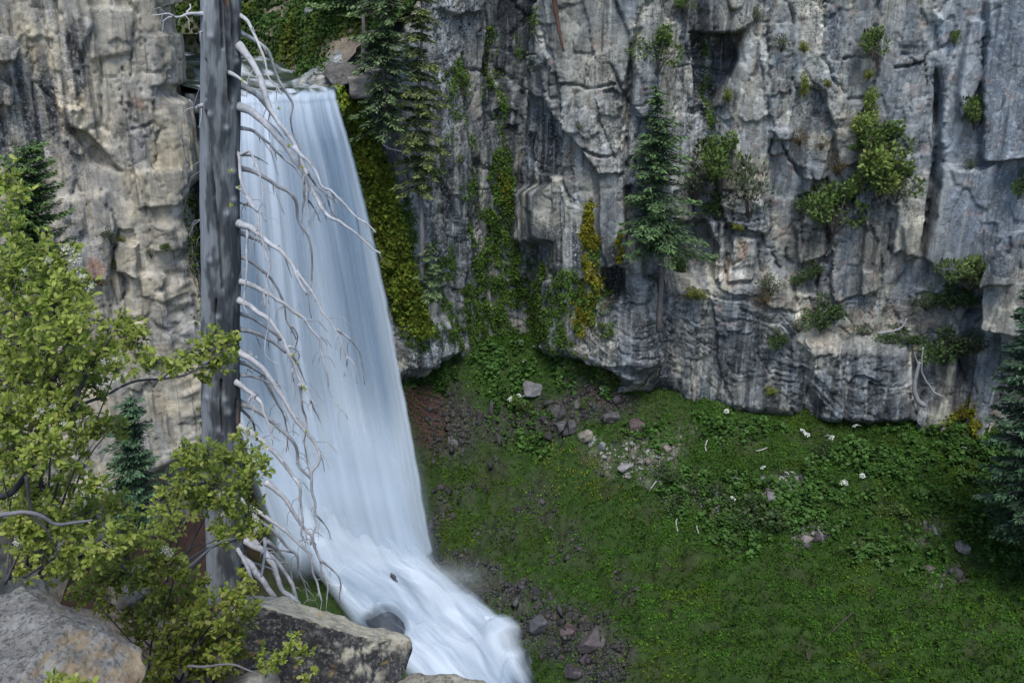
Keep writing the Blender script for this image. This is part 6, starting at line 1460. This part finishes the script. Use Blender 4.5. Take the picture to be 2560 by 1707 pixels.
# u, v, width, height in photograph pixels, kind, label
SHR = [
 (1640, 108, 100, 105, 'g', "rounded green shrub in the corner right of the tall buttress"),
 (1708, 8, 44, 34, 'g', "small green shrub at the top edge above the rounded corner shrub"),
 (1890, 28, 26, 44, 's', "greyish little bush on the right side of the overhanging block"),
 (1728, 78, 36, 26, 's', "grey-green tuft under the left end of the overhanging block"),
 (1800, 385, 110, 130, 'g', "leafy green shrub just right of the ledge spruce"),
 (1868, 430, 95, 160, 's', "tall greyish shrub right of the leafy ledge shrub"),
 (1738, 430, 80, 120, 's', "thin dark-stemmed shrub touching the spruce's right side"),
 (1790, 508, 66, 56, 'd', "low dark tuft below the leafy ledge shrub"),
 (2168, 262, 44, 70, 'y', "topmost sprig of the yellow-green juniper column on the right wall"),
 (2150, 312, 76, 66, 'y', "left bough of the yellow-green juniper column"),
 (2205, 340, 86, 90, 'g', "right bough of the yellow-green juniper column"),
 (2192, 420, 120, 110, 'y', "broad middle mass of the yellow-green juniper column"),
 (2230, 436, 90, 90, 'g', "low right mass of the yellow-green juniper column"),
 (2140, 452, 36, 50, 'y', "small low left sprig beside the juniper column"),
 (2072, 500, 110, 120, 'g', "bright leafy shrub left below the juniper column"),
 (2012, 492, 56, 44, 'd', "small dark shrub left of the bright leafy shrub"),
 (2135, 358, 38, 26, 'd', "tiny dark cushion left of the juniper column"),
 (2428, 264, 60, 74, 'g', "hanging green shrub in the crack of the right slab"),
 (2178, 96, 50, 70, 'g', "green plants growing down the dark vertical crack high on the right wall"),
 (2172, 186, 32, 26, 'm', "small yellow-green cushion under the crack plants"),
 (2014, 205, 30, 70, 'm', "narrow green plant streak on the upper wall"),
 (1950, 95, 44, 46, 's', "pale scrub patch right of the cream streaked rock"),
 (2012, 112, 30, 32, 'm', "yellowish tuft high on the wall beside the pale scrub"),
 (2066, 200, 26, 22, 'm', "little moss cushion on a ledge high in the middle of the right wall"),
 (1990, 338, 46, 34, 'b', "brownish tuft on the blocky ledges of the middle wall"),
 (2090, 408, 40, 44, 'b', "rusty brown tuft on a flat-topped block"),
 (2048, 350, 34, 30, 'b', "dry brown plant between blocks left of the juniper"),
 (1818, 232, 34, 40, 'm', "olive tuft on the pale rock under the dark cave"),
 (2390, 95, 24, 34, 'g', "small bright plant high beside the right slab"),
 (2428, 402, 34, 34, 's', "grey-leaved plant at the foot of the right slab's crack"),
 (2548, 460, 34, 60, 'd', "dark green plant on the right edge of the wall"),
 (2415, 672, 110, 70, 't', "long grass tuft at the base of the smooth right slab"),
 (2370, 735, 90, 50, 'd', "dark scrub on the ledge under the grass tuft"),
 (2310, 745, 70, 46, 's', "sparse scrub on the dry ledge left of the dark scrub"),
 (2045, 770, 84, 80, 'd', "dark green shrub on the sloping ledge below the cream rock"),
 (2028, 672, 42, 44, 'd', "small dark bush under the stacked cream rocks"),
 (1992, 690, 34, 32, 'd', "small round bush left of the dark bush under the cream rocks"),
 (1925, 695, 56, 60, 's', "scrubby plant in the soil gully of the middle wall"),
 (1912, 735, 40, 34, 'b', "brown scrub at the bottom of the soil gully"),
 (1745, 722, 74, 36, 'm', "low yellow-green shrub on the bedded rock"),
 (1694, 655, 40, 84, 'd', "dark green drape left of the hollow under the ledge"),
 (1640, 690, 60, 60, 's', "thin greenery around the spruce's bare lower trunk"),
 (2158, 815, 80, 30, 's', "low scrub on the tan ledge near the fallen branch"),
 (2238, 838, 90, 44, 'd', "green scrub under the fallen white branch"),
 (2345, 855, 110, 80, 'd', "broad dark shrub on the slope right of the bedded bulge"),
 (2440, 830, 80, 60, 's', "greyish scrub left of the blue-green fir"),
 (1990, 800, 40, 36, 's', "thin scrub above the bedded bulge's left end"),
 (1850, 560, 40, 20, 'm', "mossy tuft on top of the cream block"),
 (1452, 306, 26, 24, 's', "pale tuft on the face of the tall buttress"),
 (1365, 60, 50, 60, 'm', "grassy fringe on the top left edge of the tall buttress"),
 (1160, 210, 40, 60, 'g', "green plant clump on the white speckled wall"),
 (1930, 970, 40, 30, 'm', "yellow-green tuft on the base of the bedded bulge"),
 (1935, 840, 40, 50, 'd', "small dark shrub at the left end of the bulging rock"),
]
SH_GROUP = "shrubs and tufts on the back wall"
for i, (u, v, w_, h_, kd, lb) in enumerate(SHR):
    p = wall_point(u, v)
    dist = np.linalg.norm(p - CAM)
    sc = dist / FOC / 2 * 1.4
    nm = "grass_tuft" if kd == 't' else ("juniper" if "juniper column" in lb and "below" not in lb and "left of" not in lb and "beside" not in lb else "shrub")
    e = thing(nm, lb, "grass tuft" if kd == 't' else "shrub", p + np.array([0, -0.7 * min(w_, h_) * sc, 0]), SH_GROUP)
    e.scale = (w_ * sc, min(w_, h_) * sc * 0.9, h_ * sc)
    e.rotation_euler = (0, 0, rng.uniform(-0.6, 0.6))
    f_ = link("foliage", SH[kd][0], e); f_["kind"] = "stuff"
    s_ = link("stems", SH[kd][1], e); s_["kind"] = "stuff"
LSH = [(282, 572, 36, 60, 's', "thin olive scrub in the diagonal crack of the golden cliff"), (302, 592, 34, 34, 'm', "yellow-flecked tuft under the diagonal crack of the golden cliff"), (376, 626, 26, 40, 's', "grey-green tuft beside the pale block of the golden cliff"),
       (282, 655, 26, 26, 'g', "small green tuft in the dark notch of the golden cliff"), (250, 704, 34, 24, 'b', "brown tuft on the lower ledge of the golden cliff"), (455, 450, 20, 34, 'm', "mossy plant under the overhang at the golden cliff's edge"), (420, 615, 26, 24, 'g', "green plant on the wet edge of the golden cliff")]
for i, (u, v, w_, h_, kd, lb) in enumerate(LSH):
    p = left_point(u, v); sc = np.linalg.norm(p - CAM) / FOC / 2 * 1.15
    e = thing("shrub", lb, "shrub", p + np.array([0, -0.1, 0]), "tufts on the golden cliff")
    e.scale = (w_ * sc, min(w_, h_) * sc, h_ * sc)
    f_ = link("foliage", SH[kd][0], e); f_["kind"] = "stuff"
    s_ = link("stems", SH[kd][1], e); s_["kind"] = "stuff"
# shrubs and plants of the slope
BSH = [(1890, 1300, 170, 120, 'd', "big dark leafy shrub in the middle of the grassy slope"), (1790, 1240, 110, 70, 'd', "dark shrub left above the big slope shrub"), (1660, 1190, 90, 60, 'd', "green shrub at the lower edge of the pale scree"), (1690, 1270, 70, 60, 'd', "shrub with bare sticks below the pale scree"),
       (1560, 1090, 60, 40, 'g', "leafy plant above the pale scree"), (1430, 925, 70, 60, 'g', "leafy plant with a white flower under the wall's dark foot"), (1510, 955, 80, 70, 'g', "leafy plant right of the red soil band"), (1295, 1020, 70, 60, 'g', "leafy plant carrying white flowers on the dark scree"),
       (2340, 1050, 130, 80, 'm', "yellow-green herb clump below the dead log"), (2420, 1040, 90, 70, 'b', "orange-brown dying plants left of the blue-green fir"), (2060, 1120, 70, 44, 'd', "dark herb clump under a group of white flowers"), (2500, 1330, 90, 70, 'd', "dark plant clump at the right edge below the fir"), (2240, 1290, 90, 50, 'g', "pale-leaved herb clump on the right slope"), (1460, 1010, 40, 40, 'g', "small plant growing in the red soil")]
for i, (u, v, w_, h_, kd, lb) in enumerate(BSH):
    p = slope_point(u, v); sc = np.linalg.norm(p - CAM) / FOC / 2 * 1.1
    e = thing("shrub", lb, "shrub", p + np.array([0, -0.1, h_ * sc * 0.3]), "shrubs on the grassy slope")
    e.scale = (w_ * sc, w_ * sc * 0.8, h_ * sc); e.rotation_euler = (0, 0, rng.uniform(-3, 3))
    f_ = link("foliage", SH[kd][0], e); f_["kind"] = "stuff"
    s_ = link("stems", SH[kd][1], e); s_["kind"] = "stuff"

# ================================================================== WHITE UMBELS
def head_mesh():
    r = np.random.default_rng(5)
    n = 46
    a = r.uniform(0, 2 * np.pi, n); q = np.sqrt(r.uniform(0, 1, n))
    C_ = np.stack([q * np.cos(a), q * np.sin(a), 0.35 * (1 - q * q)], 1)
    V_, F_, CC = leaf_cards(C_, rand_dirs(n, r) * [1, 1, 0.3], np.array([[0, 0, 1.0]]) + r.normal(0, 0.3, (n, 3)), 0.42, 0.34, np.array([0.86, 0.89, 0.84]) * r.uniform(0.9, 1.08, (n, 1)))
    return make_mesh("flower_head", V_, F_, M_PETAL, CC, smooth=False)
HEAD = head_mesh()
sv, sf = tube(np.array([[0, 0, -1.0], [0.03, 0, -0.5], [0, 0, 0]]), [0.02, 0.017, 0.012], 5)
STALK = make_mesh("flower_stalk", sv, sf, M_LEAF, np.broadcast_to((0.09, 0.15, 0.05), (len(sv), 3)))
UMB = [([(1812, 1029)], "single white umbel flower right under the bedded bulge"), ([(2005, 1077), (2015, 1087)], "pair of white umbels left of the three-headed umbel on the upper slope"),
       ([(2067, 1091), (2076, 1094), (2072, 1101)], "three-headed white umbel plant on the upper slope"), ([(1906, 1167)], "small white umbel left of the five-headed umbel plant"), ([(1838, 1195)], "white umbel above the big dark slope shrub"),
       ([(1978, 1179), (1968, 1182), (1969, 1191), (1957, 1195), (1966, 1205)], "five-headed white umbel plant beside the bare soil patch"), ([(2111, 1200), (2108, 1208), (2115, 1209)], "close trio of white umbels right of the bare soil patch"), ([(1835, 1245), (1828, 1246)], "flat white umbel at the edge of the big dark slope shrub"),
       ([(1296, 857), (1303, 853)], "pair of white umbels at the top of the drift under the wall"), ([(1336, 869)], "white umbel right of the topmost pair under the wall"), ([(1366, 874)], "largest white umbel at the right end of the drift under the wall"), ([(1312, 899)], "white umbel in the middle of the leafy drift"),
       ([(1409, 913)], "white umbel on the leafy plant under the wall's dark foot"), ([(1513, 926), (1505, 970)], "white umbels on the leafy plant right of the red soil"), ([(1297, 985), (1284, 992), (1275, 994), (1308, 994), (1311, 1015)], "five white umbels on the plant standing in dark scree"),
       ([(2136, 1064), (2143, 1063)], "pale umbel just below the dark edge of the bulging rock"), ([(2155, 1193)], "lone white umbel right of the close trio"), ([(2407, 1123)], "lone white umbel below the orange-brown plants")]
for hs, lb in UMB:
    ps = []
    for (u, v) in hs:
        q = slope_point(u, v + 14); ps.append(np.array([q[0], q[1], q[2] + 0.34]))
    base = ps[0] - np.array([0, 0, 0.55])
    e = thing("umbel_flower", lb, "flower", base, "white umbels on the slope")
    for q in ps:
        h = link("flower_head", HEAD, e, q - base); h.scale = (0.15, 0.15, 0.15); h.rotation_euler = (0.5, rng.uniform(-.3, .3), rng.uniform(0, 6))
        s_ = link("flower_stalk", STALK, e, q - base); s_.scale = (0.55, 0.55, 0.62)
# small yellow flowers below the scree
k = pick(ell(SU, SV, [(1420, 1180, 70, 60, 1), (1380, 1140, 40, 30, .7), (1480, 1230, 30, 30, .5), (1560, 1260, 40, 40, .4)], .8) * inview, 260)
P0 = np.stack([SX.ravel()[k], SY.ravel()[k], SZ.ravel()[k]], 1) + np.array([0, 0, 0.22])
V_, F_, C_ = leaf_cards(P0, rand_dirs(260), rand_dirs(260) + [0, -1, 1], 0.07, 0.06, np.array([0.55, 0.42, 0.02]) * rng.uniform(0.7, 1.1, (260, 1)))
tag(link("yellow_flowers", make_mesh("yellow_flowers", V_, F_, M_PETAL, C_, smooth=False)), "tiny yellow flowers scattered in the moss below the scree", "flowers", kind="stuff")

# ================================================================== DEADWOOD
def log(name, px, Yd, w0, w1, label, col=(0.27, 0.275, 0.29), extra=(), fit=None):
    pts = np.array([P(u, v, Yd) if fit is None else fit(u, v) + np.array([0, -0.15, 0.08]) for u, v in px])
    s_ = spline(pts, 0.12); k_ = np.linspace(0, 1, len(s_)); b_ = s_[-1].copy()
    dist = np.linalg.norm(b_ - CAM)
    e = thing(name, label, "dead wood", b_)
    V_, F_ = tube(s_ + 0.02 * np.stack([noise2(k_ * 9, k_ * 0 + q, 5) for q in (1, 5, 9)], 1), lerp(w0, w1, k_) * dist / FOC / 2, 8)
    link("stem", make_mesh("stem", V_ - b_, F_, M_STICK, np.asarray(col) * (1 + 0.2 * noise3(V_ * 4, 3))[:, None]), e)
    for ex_ in extra:
        q_ = spline(np.array([P(u, v, Yd) for u, v in ex_[0]]), 0.12)
        V_, F_ = tube(q_, np.linspace(ex_[1], ex_[2], len(q_)) * dist / FOC / 2, 6)
        link("side_branch", make_mesh("side_branch", V_ - b_, F_, M_STICK, np.broadcast_to(col, (len(V_), 3))), e)
log("dead_log", [(2299, 905), (2290, 940), (2286, 970), (2294, 1000), (2312, 1014)], 44.2, 7, 13, "bleached dead log standing against the right end of the bulging rock", extra=[([(2296, 912), (2290, 896), (2286, 880)], 5, 2)])
log("dead_stick", [(2308, 868), (2304, 905), (2306, 935), (2324, 965), (2334, 980), (2358, 992)], 44.5, 4, 5, "thin crooked white stick beside the bleached log")
log("fallen_branch", [(2267, 796), (2257, 815), (2238, 826), (2196, 833)], 46.6, 4, 7, "white fallen branch lying on the dry ledge of the right wall")
log("bare_branch", [(958, 362), (975, 372), (1000, 378), (1022, 392), (1031, 420)], 46.6, 4, 3, "curved bare branch hanging from the rock beside the falls", col=(0.36, 0.36, 0.37))
log("dead_stick", [(908, 158), (925, 172), (938, 196)], 47.0, 4, 3, "pale stick lying at the foot of the thin bare-stemmed tree", col=(0.34, 0.33, 0.33))
for px, lb in (([(1764, 1098), (1763, 1112), (1762, 1126)], "short white stick upright in the grass under the bulging rock"), ([(1886, 1131), (1900, 1126), (1914, 1119)], "thin straight stick lying in the grass near the middle of the slope"),
               ([(1636, 1207), (1628, 1219), (1619, 1229)], "thin grey stick at the foot of the green shrub"), ([(1697, 1288), (1694, 1305), (1691, 1330)], "bare upright stick below the shrub with bare sticks"), ([(1738, 1308), (1742, 1320), (1744, 1331)], "small bare stick right of the upright bare stick"),
               ([(2127, 1528), (2090, 1560), (2058, 1594)], "dark thin branch lying in the grass of the lower right slope"), ([(2018, 1615), (2022, 1640), (2026, 1655)], "brown stub of wood standing in the lower grass")):
    log("grass_stick", px, 0, 3, 3, lb, col=(0.07, 0.06, 0.055) if "dark" in lb or "brown" in lb else (0.38, 0.37, 0.36), fit=slope_point)

# ================================================================== NEAR LEAFY BUSHES
LEAFV = []
for i, t_ in enumerate([(0.35, 0.43, 0.085), (0.42, 0.48, 0.11), (0.29, 0.385, 0.07), (0.45, 0.46, 0.14), (0.22, 0.30, 0.055)]):
    v_, f_, c_ = leaf_cards(np.array([[0.5, 0, 0]]), np.array([[1.0, 0, 0]]), np.array([[0, 0, 1.0]]), 1.0, 0.54, np.array([t_]), fold=0.3, six=True)
    LEAFV.append(make_mesh("leaf", v_, f_, M_BUSHLEAF, c_, smooth=True))
def flower_mesh():
    r = np.random.default_rng(9); n = 40
    C_ = r.normal(0, 0.5, (n, 3)) * [0.7, 0.7, 0.9]
    V_, F_, CC = leaf_cards(C_, rand_dirs(n, r), rand_dirs(n, r), 0.36, 0.30, np.array([0.80, 0.78, 0.66]) * r.uniform(0.8, 1.1, (n, 1)))
    return make_mesh("flower_cluster", V_, F_, M_PETAL, CC, smooth=False)
FLOW = flower_mesh()

def bush(name, label, root_px, rootY, clumps, Yrange, seed, Lm, dens, flowers=(), stems_px=(), tint=1.0, tintc=(1, 1, 1)):
    r = np.random.default_rng(seed)
    root = P(root_px[0], root_px[1], rootY)
    e = thing(name, label, "bush", root)
    cen, rad_, cnt = [], [], []
    for (u, v, rp) in clumps:
        Yc = r.uniform(*Yrange)
        c0 = P(u, v, Yc); cen.append(c0); rad_.append(rp * np.linalg.norm(c0 - CAM) / FOC); cnt.append(max(8, int(dens * rp * rp)))
    cen = np.array(cen); rad_ = np.array(rad_)
    Cs, Ds, Ns, Ls = [], [], [], []
    tw = Buf()
    for c0, rr, n in zip(cen, rad_, cnt):
        # rosettes: short twigs from the clump centre, each ending in a fan of leaves
        k_ = max(3, n // 7)
        dirs = rand_dirs(k_, r) + [0, -0.15, 0.25]; dirs /= np.linalg.norm(dirs, axis=1)[:, None]
        tips = c0 + dirs * (rr * (r.uniform(0.1, 1.0, (k_, 1)) ** 0.6) * r.choice([0.85, 1.0, 1.15, 1.35], (k_, 1)))
        for t_, d_ in zip(tips, dirs):
            if r.random() < 0.55:
                mid = c0 * 0.45 + t_ * 0.55 + r.normal(0, rr * 0.12, 3)
                v_, f_ = tube(np.array([c0 + r.normal(0, rr * 0.15, 3), mid, t_]), [0.0042, 0.003, 0.0018], 4, cap=False)
                tw.add(v_ - root, f_, np.array([0.13, 0.12, 0.12]) * r.uniform(0.7, 1.6))
            m_ = r.integers(5, 10)
            ld = d_ * 0.55 + rand_dirs(m_, r) * 0.9 + [0, 0, 0.10]
            ld /= np.linalg.norm(ld, axis=1)[:, None]
            L_ = Lm * r.uniform(0.45, 1.35, m_)
            Cs.append(t_ + ld * (L_ * 0.5)[:, None] + d_ * r.uniform(-0.6, 0.3, (m_, 1)) * Lm); Ds.append(ld)
            Ns.append(np.array([0, -0.25, 0.9]) + r.normal(0, 0.45, (m_, 3))); Ls.append(L_)
    C_ = np.concatenate(Cs); D_ = np.concatenate(Ds); N_ = np.concatenate(Ns); L_ = np.concatenate(Ls)
    # the 300 leaves that show largest: nearest to the viewer, in view
    uu, vv = proj(C_[:, 0], C_[:, 1], C_[:, 2])
    score = L_ / np.linalg.norm(C_ - CAM, axis=1) * ((uu > 0) & (uu < 2560) & (vv > 0) & (vv < 1707)) + 0.0006 * (np.linalg.norm(C_ - CAM, axis=1) < np.median(np.linalg.norm(C_ - CAM, axis=1)))
    big = np.argsort(-score)[:300]
    rest = np.ones(len(C_), bool); rest[big] = False
    pal = np.array([(0.35, 0.43, 0.085), (0.42, 0.48, 0.11), (0.29, 0.385, 0.07), (0.45, 0.46, 0.14), (0.22, 0.30, 0.055)])
    pi = r.choice(5, len(C_), p=[0.3, 0.22, 0.24, 0.12, 0.12])
    cc = pal[pi] * r.uniform(0.7, 1.35, (len(C_), 1)) * np.asarray(tintc) * tint
    if rest.any():
        V_, F_, CC = leaf_cards(C_[rest], D_[rest], N_[rest], L_[rest], L_[rest] * 0.52, cc[rest], fold=0.3, six=True)
        o = link("foliage", make_mesh("foliage", V_ - root, F_, M_BUSHLEAF, CC), e); o["kind"] = "stuff"
    for i in big:
        d_ = D_[i] / np.linalg.norm(D_[i]); s_ = np.cross(N_[i], d_); s_ /= np.linalg.norm(s_) + 1e-9; n_ = np.cross(d_, s_)
        lf = link("leaf", LEAFV[pi[i]], e)
        q_ = C_[i] - d_ * L_[i] * 0.5 - root
        lf.matrix_local = Matrix(((d_[0] * L_[i], s_[0] * L_[i], n_[0] * L_[i], q_[0]), (d_[1] * L_[i], s_[1] * L_[i], n_[1] * L_[i], q_[1]), (d_[2] * L_[i], s_[2] * L_[i], n_[2] * L_[i], q_[2]), (0, 0, 0, 1)))
    if tw.V:
        o = tw.build("twigs", M_STICK, e); o["kind"] = "stuff"
    # main stems: drawn ones, then one to every few clumps
    for px, Ya, Yb, w0, w1, colr in stems_px:
        s_ = spline(np.array(px, float), 12.0); k_ = np.linspace(0, 1, len(s_))
        P3 = P(s_[:, 0], s_[:, 1], lerp(Ya, Yb, k_)); P3 = P3 + 0.006 * np.stack([noise2(k_ * 8, k_ * 0 + q + seed, 5) for q in (1, 5, 9)], 1)
        rd = lerp(w0, w1, k_) * np.linalg.norm(P3 - CAM, axis=1) / FOC / 2
        V_, F_ = tube(P3, rd, 7)
        link("stem", make_mesh("stem", V_ - root, F_, M_STICK, np.broadcast_to(colr, (len(V_), 3))), e)
    for i in range(0, len(cen), 3):
        a_ = root + r.normal(0, 0.12, 3) * [1, 1, 0]; c_ = cen[i]
        m1 = lerp(a_, c_, 0.4) + np.array([0, 0.05, 0.10]) + r.normal(0, 0.05, 3); m2 = lerp(a_, c_, 0.75) + np.array([0, 0.02, 0.05]) + r.normal(0, 0.05, 3)
        s_ = spline(np.array([a_, m1, m2, c_]), 0.06)
        V_, F_ = tube(s_, np.linspace(0.014, 0.004, len(s_)), 6)
        link("stem", make_mesh("stem", V_ - root, F_, M_STICK, np.broadcast_to((0.105, 0.10, 0.105), (len(V_), 3))), e)
    for (u, v, rp) in flowers:
        c0 = P(u, v, Yrange[0] + 0.05)
        f_ = link("flower_cluster", FLOW, e, c0 - root); k_ = rp * np.linalg.norm(c0 - CAM) / FOC * 0.9
        f_.scale = (k_, k_, k_); f_.rotation_euler = tuple(r.uniform(0, 6, 3))
    return e

A_CL = [(12, 455, 42), (45, 490, 26), (20, 560, 40), (42, 612, 26), (25, 690, 60), (100, 650, 55), (150, 668, 50), (185, 715, 42), (60, 770, 70), (140, 770, 70), (205, 770, 42), (30, 860, 70), (110, 855, 75), (180, 850, 60), (40, 950, 75), (130, 945, 75), (205, 905, 50),
        (20, 1040, 65), (95, 1045, 70), (170, 1020, 60), (235, 965, 36), (40, 1135, 62), (115, 1130, 60), (195, 1120, 40), (25, 1225, 65), (105, 1220, 55), (175, 1200, 36), (255, 885, 48), (310, 825, 40), (335, 860, 42), (290, 925, 36), (385, 905, 34), (425, 922, 26), (290, 1060, 30), (250, 1080, 34),
        (60, 1300, 55), (140, 1290, 60), (220, 1290, 55), (290, 1265, 40), (100, 1370, 50), (180, 1380, 50), (255, 1365, 52), (320, 1330, 44), (230, 1210, 30)]
bush("leafy_bush", "large yellow-green leafy bush with white flower sprays filling the left side", (70, 1420), 7.6, A_CL, (6.6, 8.0), 101, 0.054, 0.135,
     flowers=[(165, 622, 16), (188, 650, 18), (122, 652, 13), (205, 690, 15), (228, 715, 12), (62, 678, 10), (258, 905, 13), (287, 898, 10), (102, 1026, 10), (90, 1041, 9), (160, 1057, 11), (132, 1015, 9), (255, 966, 12), (42, 1356, 11), (63, 741, 6), (290, 770, 7)],
     stems_px=[([(190, 1010), (205, 960), (240, 900), (280, 840)], 7.0, 7.2, 9, 5, (0.06, 0.06, 0.065)), ([(195, 1015), (270, 985), (330, 955), (420, 945), (470, 935), (520, 905), (560, 870)], 7.0, 9.5, 8, 3, (0.08, 0.08, 0.085)),
               ([(-20, 1290), (60, 1280), (105, 1290), (140, 1310), (190, 1305), (230, 1300)], 6.6, 6.9, 12, 6, (0.20, 0.20, 0.22)), ([(-20, 1245), (30, 1230), (70, 1180), (110, 1120), (150, 1060), (195, 1010)], 7.4, 7.0, 16, 8, (0.055, 0.055, 0.06)),
               ([(-20, 880), (15, 850), (60, 800), (110, 760)], 7.5, 7.6, 7, 3, (0.06, 0.06, 0.065)), ([(65, 1190), (80, 1280), (120, 1330), (150, 1400)], 7.0, 7.0, 9, 4, (0.07, 0.07, 0.075)), ([(430, 1445), (480, 1410), (540, 1360), (590, 1345)], 8.8, 9.4, 9, 4, (0.16, 0.16, 0.17))])
T_CL = [(470, 905, 24), (500, 890, 32), (535, 872, 38), (575, 862, 34), (540, 912, 28), (505, 935, 26), (560, 895, 26), (450, 925, 22)]
bush("leafy_spray", "small leafy spray reaching across the dead trunk at mid height", (430, 945), 9.6, T_CL, (9.4, 9.9), 102, 0.062, 0.15, flowers=[(492, 882, 6), (628, 885, 6), (640, 892, 5)])
B_CL = [(470, 1130, 40), (520, 1130, 34), (480, 1180, 48), (560, 1155, 46), (615, 1118, 40), (640, 1165, 36), (540, 1210, 55), (610, 1215, 48), (660, 1150, 20), (500, 1255, 46), (570, 1275, 46), (628, 1290, 36), (440, 1225, 46), (410, 1290, 46), (640, 1330, 26), (560, 1335, 32), (390, 1340, 40), (450, 1300, 36), (600, 1330, 26)]
bush("leafy_bush", "yellow-green bush in front of the trunk's lower part", (440, 1440), 10.6, B_CL, (10.0, 11.0), 103, 0.066, 0.145, flowers=[(612, 1082, 13), (626, 1092, 12), (666, 1118, 12), (550, 1236, 9), (640, 1295, 12), (640, 1325, 10), (555, 1285, 9)],
     stems_px=[([(410, 1440), (470, 1400), (520, 1370), (590, 1350)], 10.6, 10.8, 8, 5, (0.15, 0.15, 0.16)), ([(400, 1250), (440, 1222), (500, 1210), (530, 1200)], 10.4, 10.3, 7, 4, (0.13, 0.13, 0.14))])
C_CL = [(420, 1500, 46), (480, 1480, 46), (540, 1530, 50), (590, 1500, 36), (450, 1570, 52), (520, 1590, 55), (580, 1580, 42), (420, 1640, 50), (500, 1655, 48), (350, 1590, 36), (560, 1645, 38), (612, 1446, 18), (622, 1482, 24), (335, 1540, 36), (360, 1450, 44), (300, 1440, 44), (400, 1400, 46), (250, 1440, 36), (180, 1430, 36), (130, 1425, 30), (620, 1530, 30), (440, 1420, 34), (60, 1420, 40), (210, 1480, 34), (270, 1500, 40), (380, 1540, 40), (390, 1690, 44), (470, 1620, 40), (320, 1390, 44), (470, 1530, 40), (590, 1620, 30), (540, 1690, 40)]
bush("leafy_bush", "low duller green bush between the tan boulder and the dark boulder", (470, 1720), 8.9, C_CL, (8.2, 9.2), 104, 0.056, 0.19, flowers=[(410, 1375, 14), (425, 1382, 12)], tint=1.0, tintc=(1.0, 0.95, 0.9),
     stems_px=[([(470, 1712), (480, 1650), (500, 1600), (530, 1560)], 8.8, 8.6, 7, 3, (0.06, 0.06, 0.06)), ([(370, 1690), (380, 1600), (400, 1540)], 8.8, 8.6, 6, 3, (0.06, 0.06, 0.06)), ([(390, 1700), (460, 1640), (540, 1570)], 8.6, 8.4, 6, 3, (0.07, 0.065, 0.065)), ([(470, 1665), (520, 1665), (580, 1660), (645, 1685)], 8.0, 8.0, 7, 4, (0.17, 0.17, 0.18)), ([(300, 1410), (345, 1450), (375, 1435)], 8.4, 8.4, 6, 3, (0.10, 0.10, 0.11))])
bush("leafy_spray", "leafy sprig growing against the dark front of the lichen boulder", (690, 1760), 8.9, [(730, 1605, 26), (755, 1640, 30), (700, 1655, 30), (770, 1680, 24), (660, 1660, 28), (725, 1620, 20), (650, 1630, 18)], (8.6, 9.0), 105, 0.058, 0.11,
     stems_px=[([(690, 1750), (700, 1690), (720, 1640), (745, 1590)], 8.8, 8.8, 5, 2, (0.12, 0.12, 0.12))])
bush("leafy_spray", "few green leaves poking up before the tan boulder at the bottom edge", (160, 1790), 5.2, [(135, 1700, 22), (200, 1700, 20), (225, 1715, 16), (160, 1712, 16)], (5.1, 5.3), 106, 0.05, 0.10)
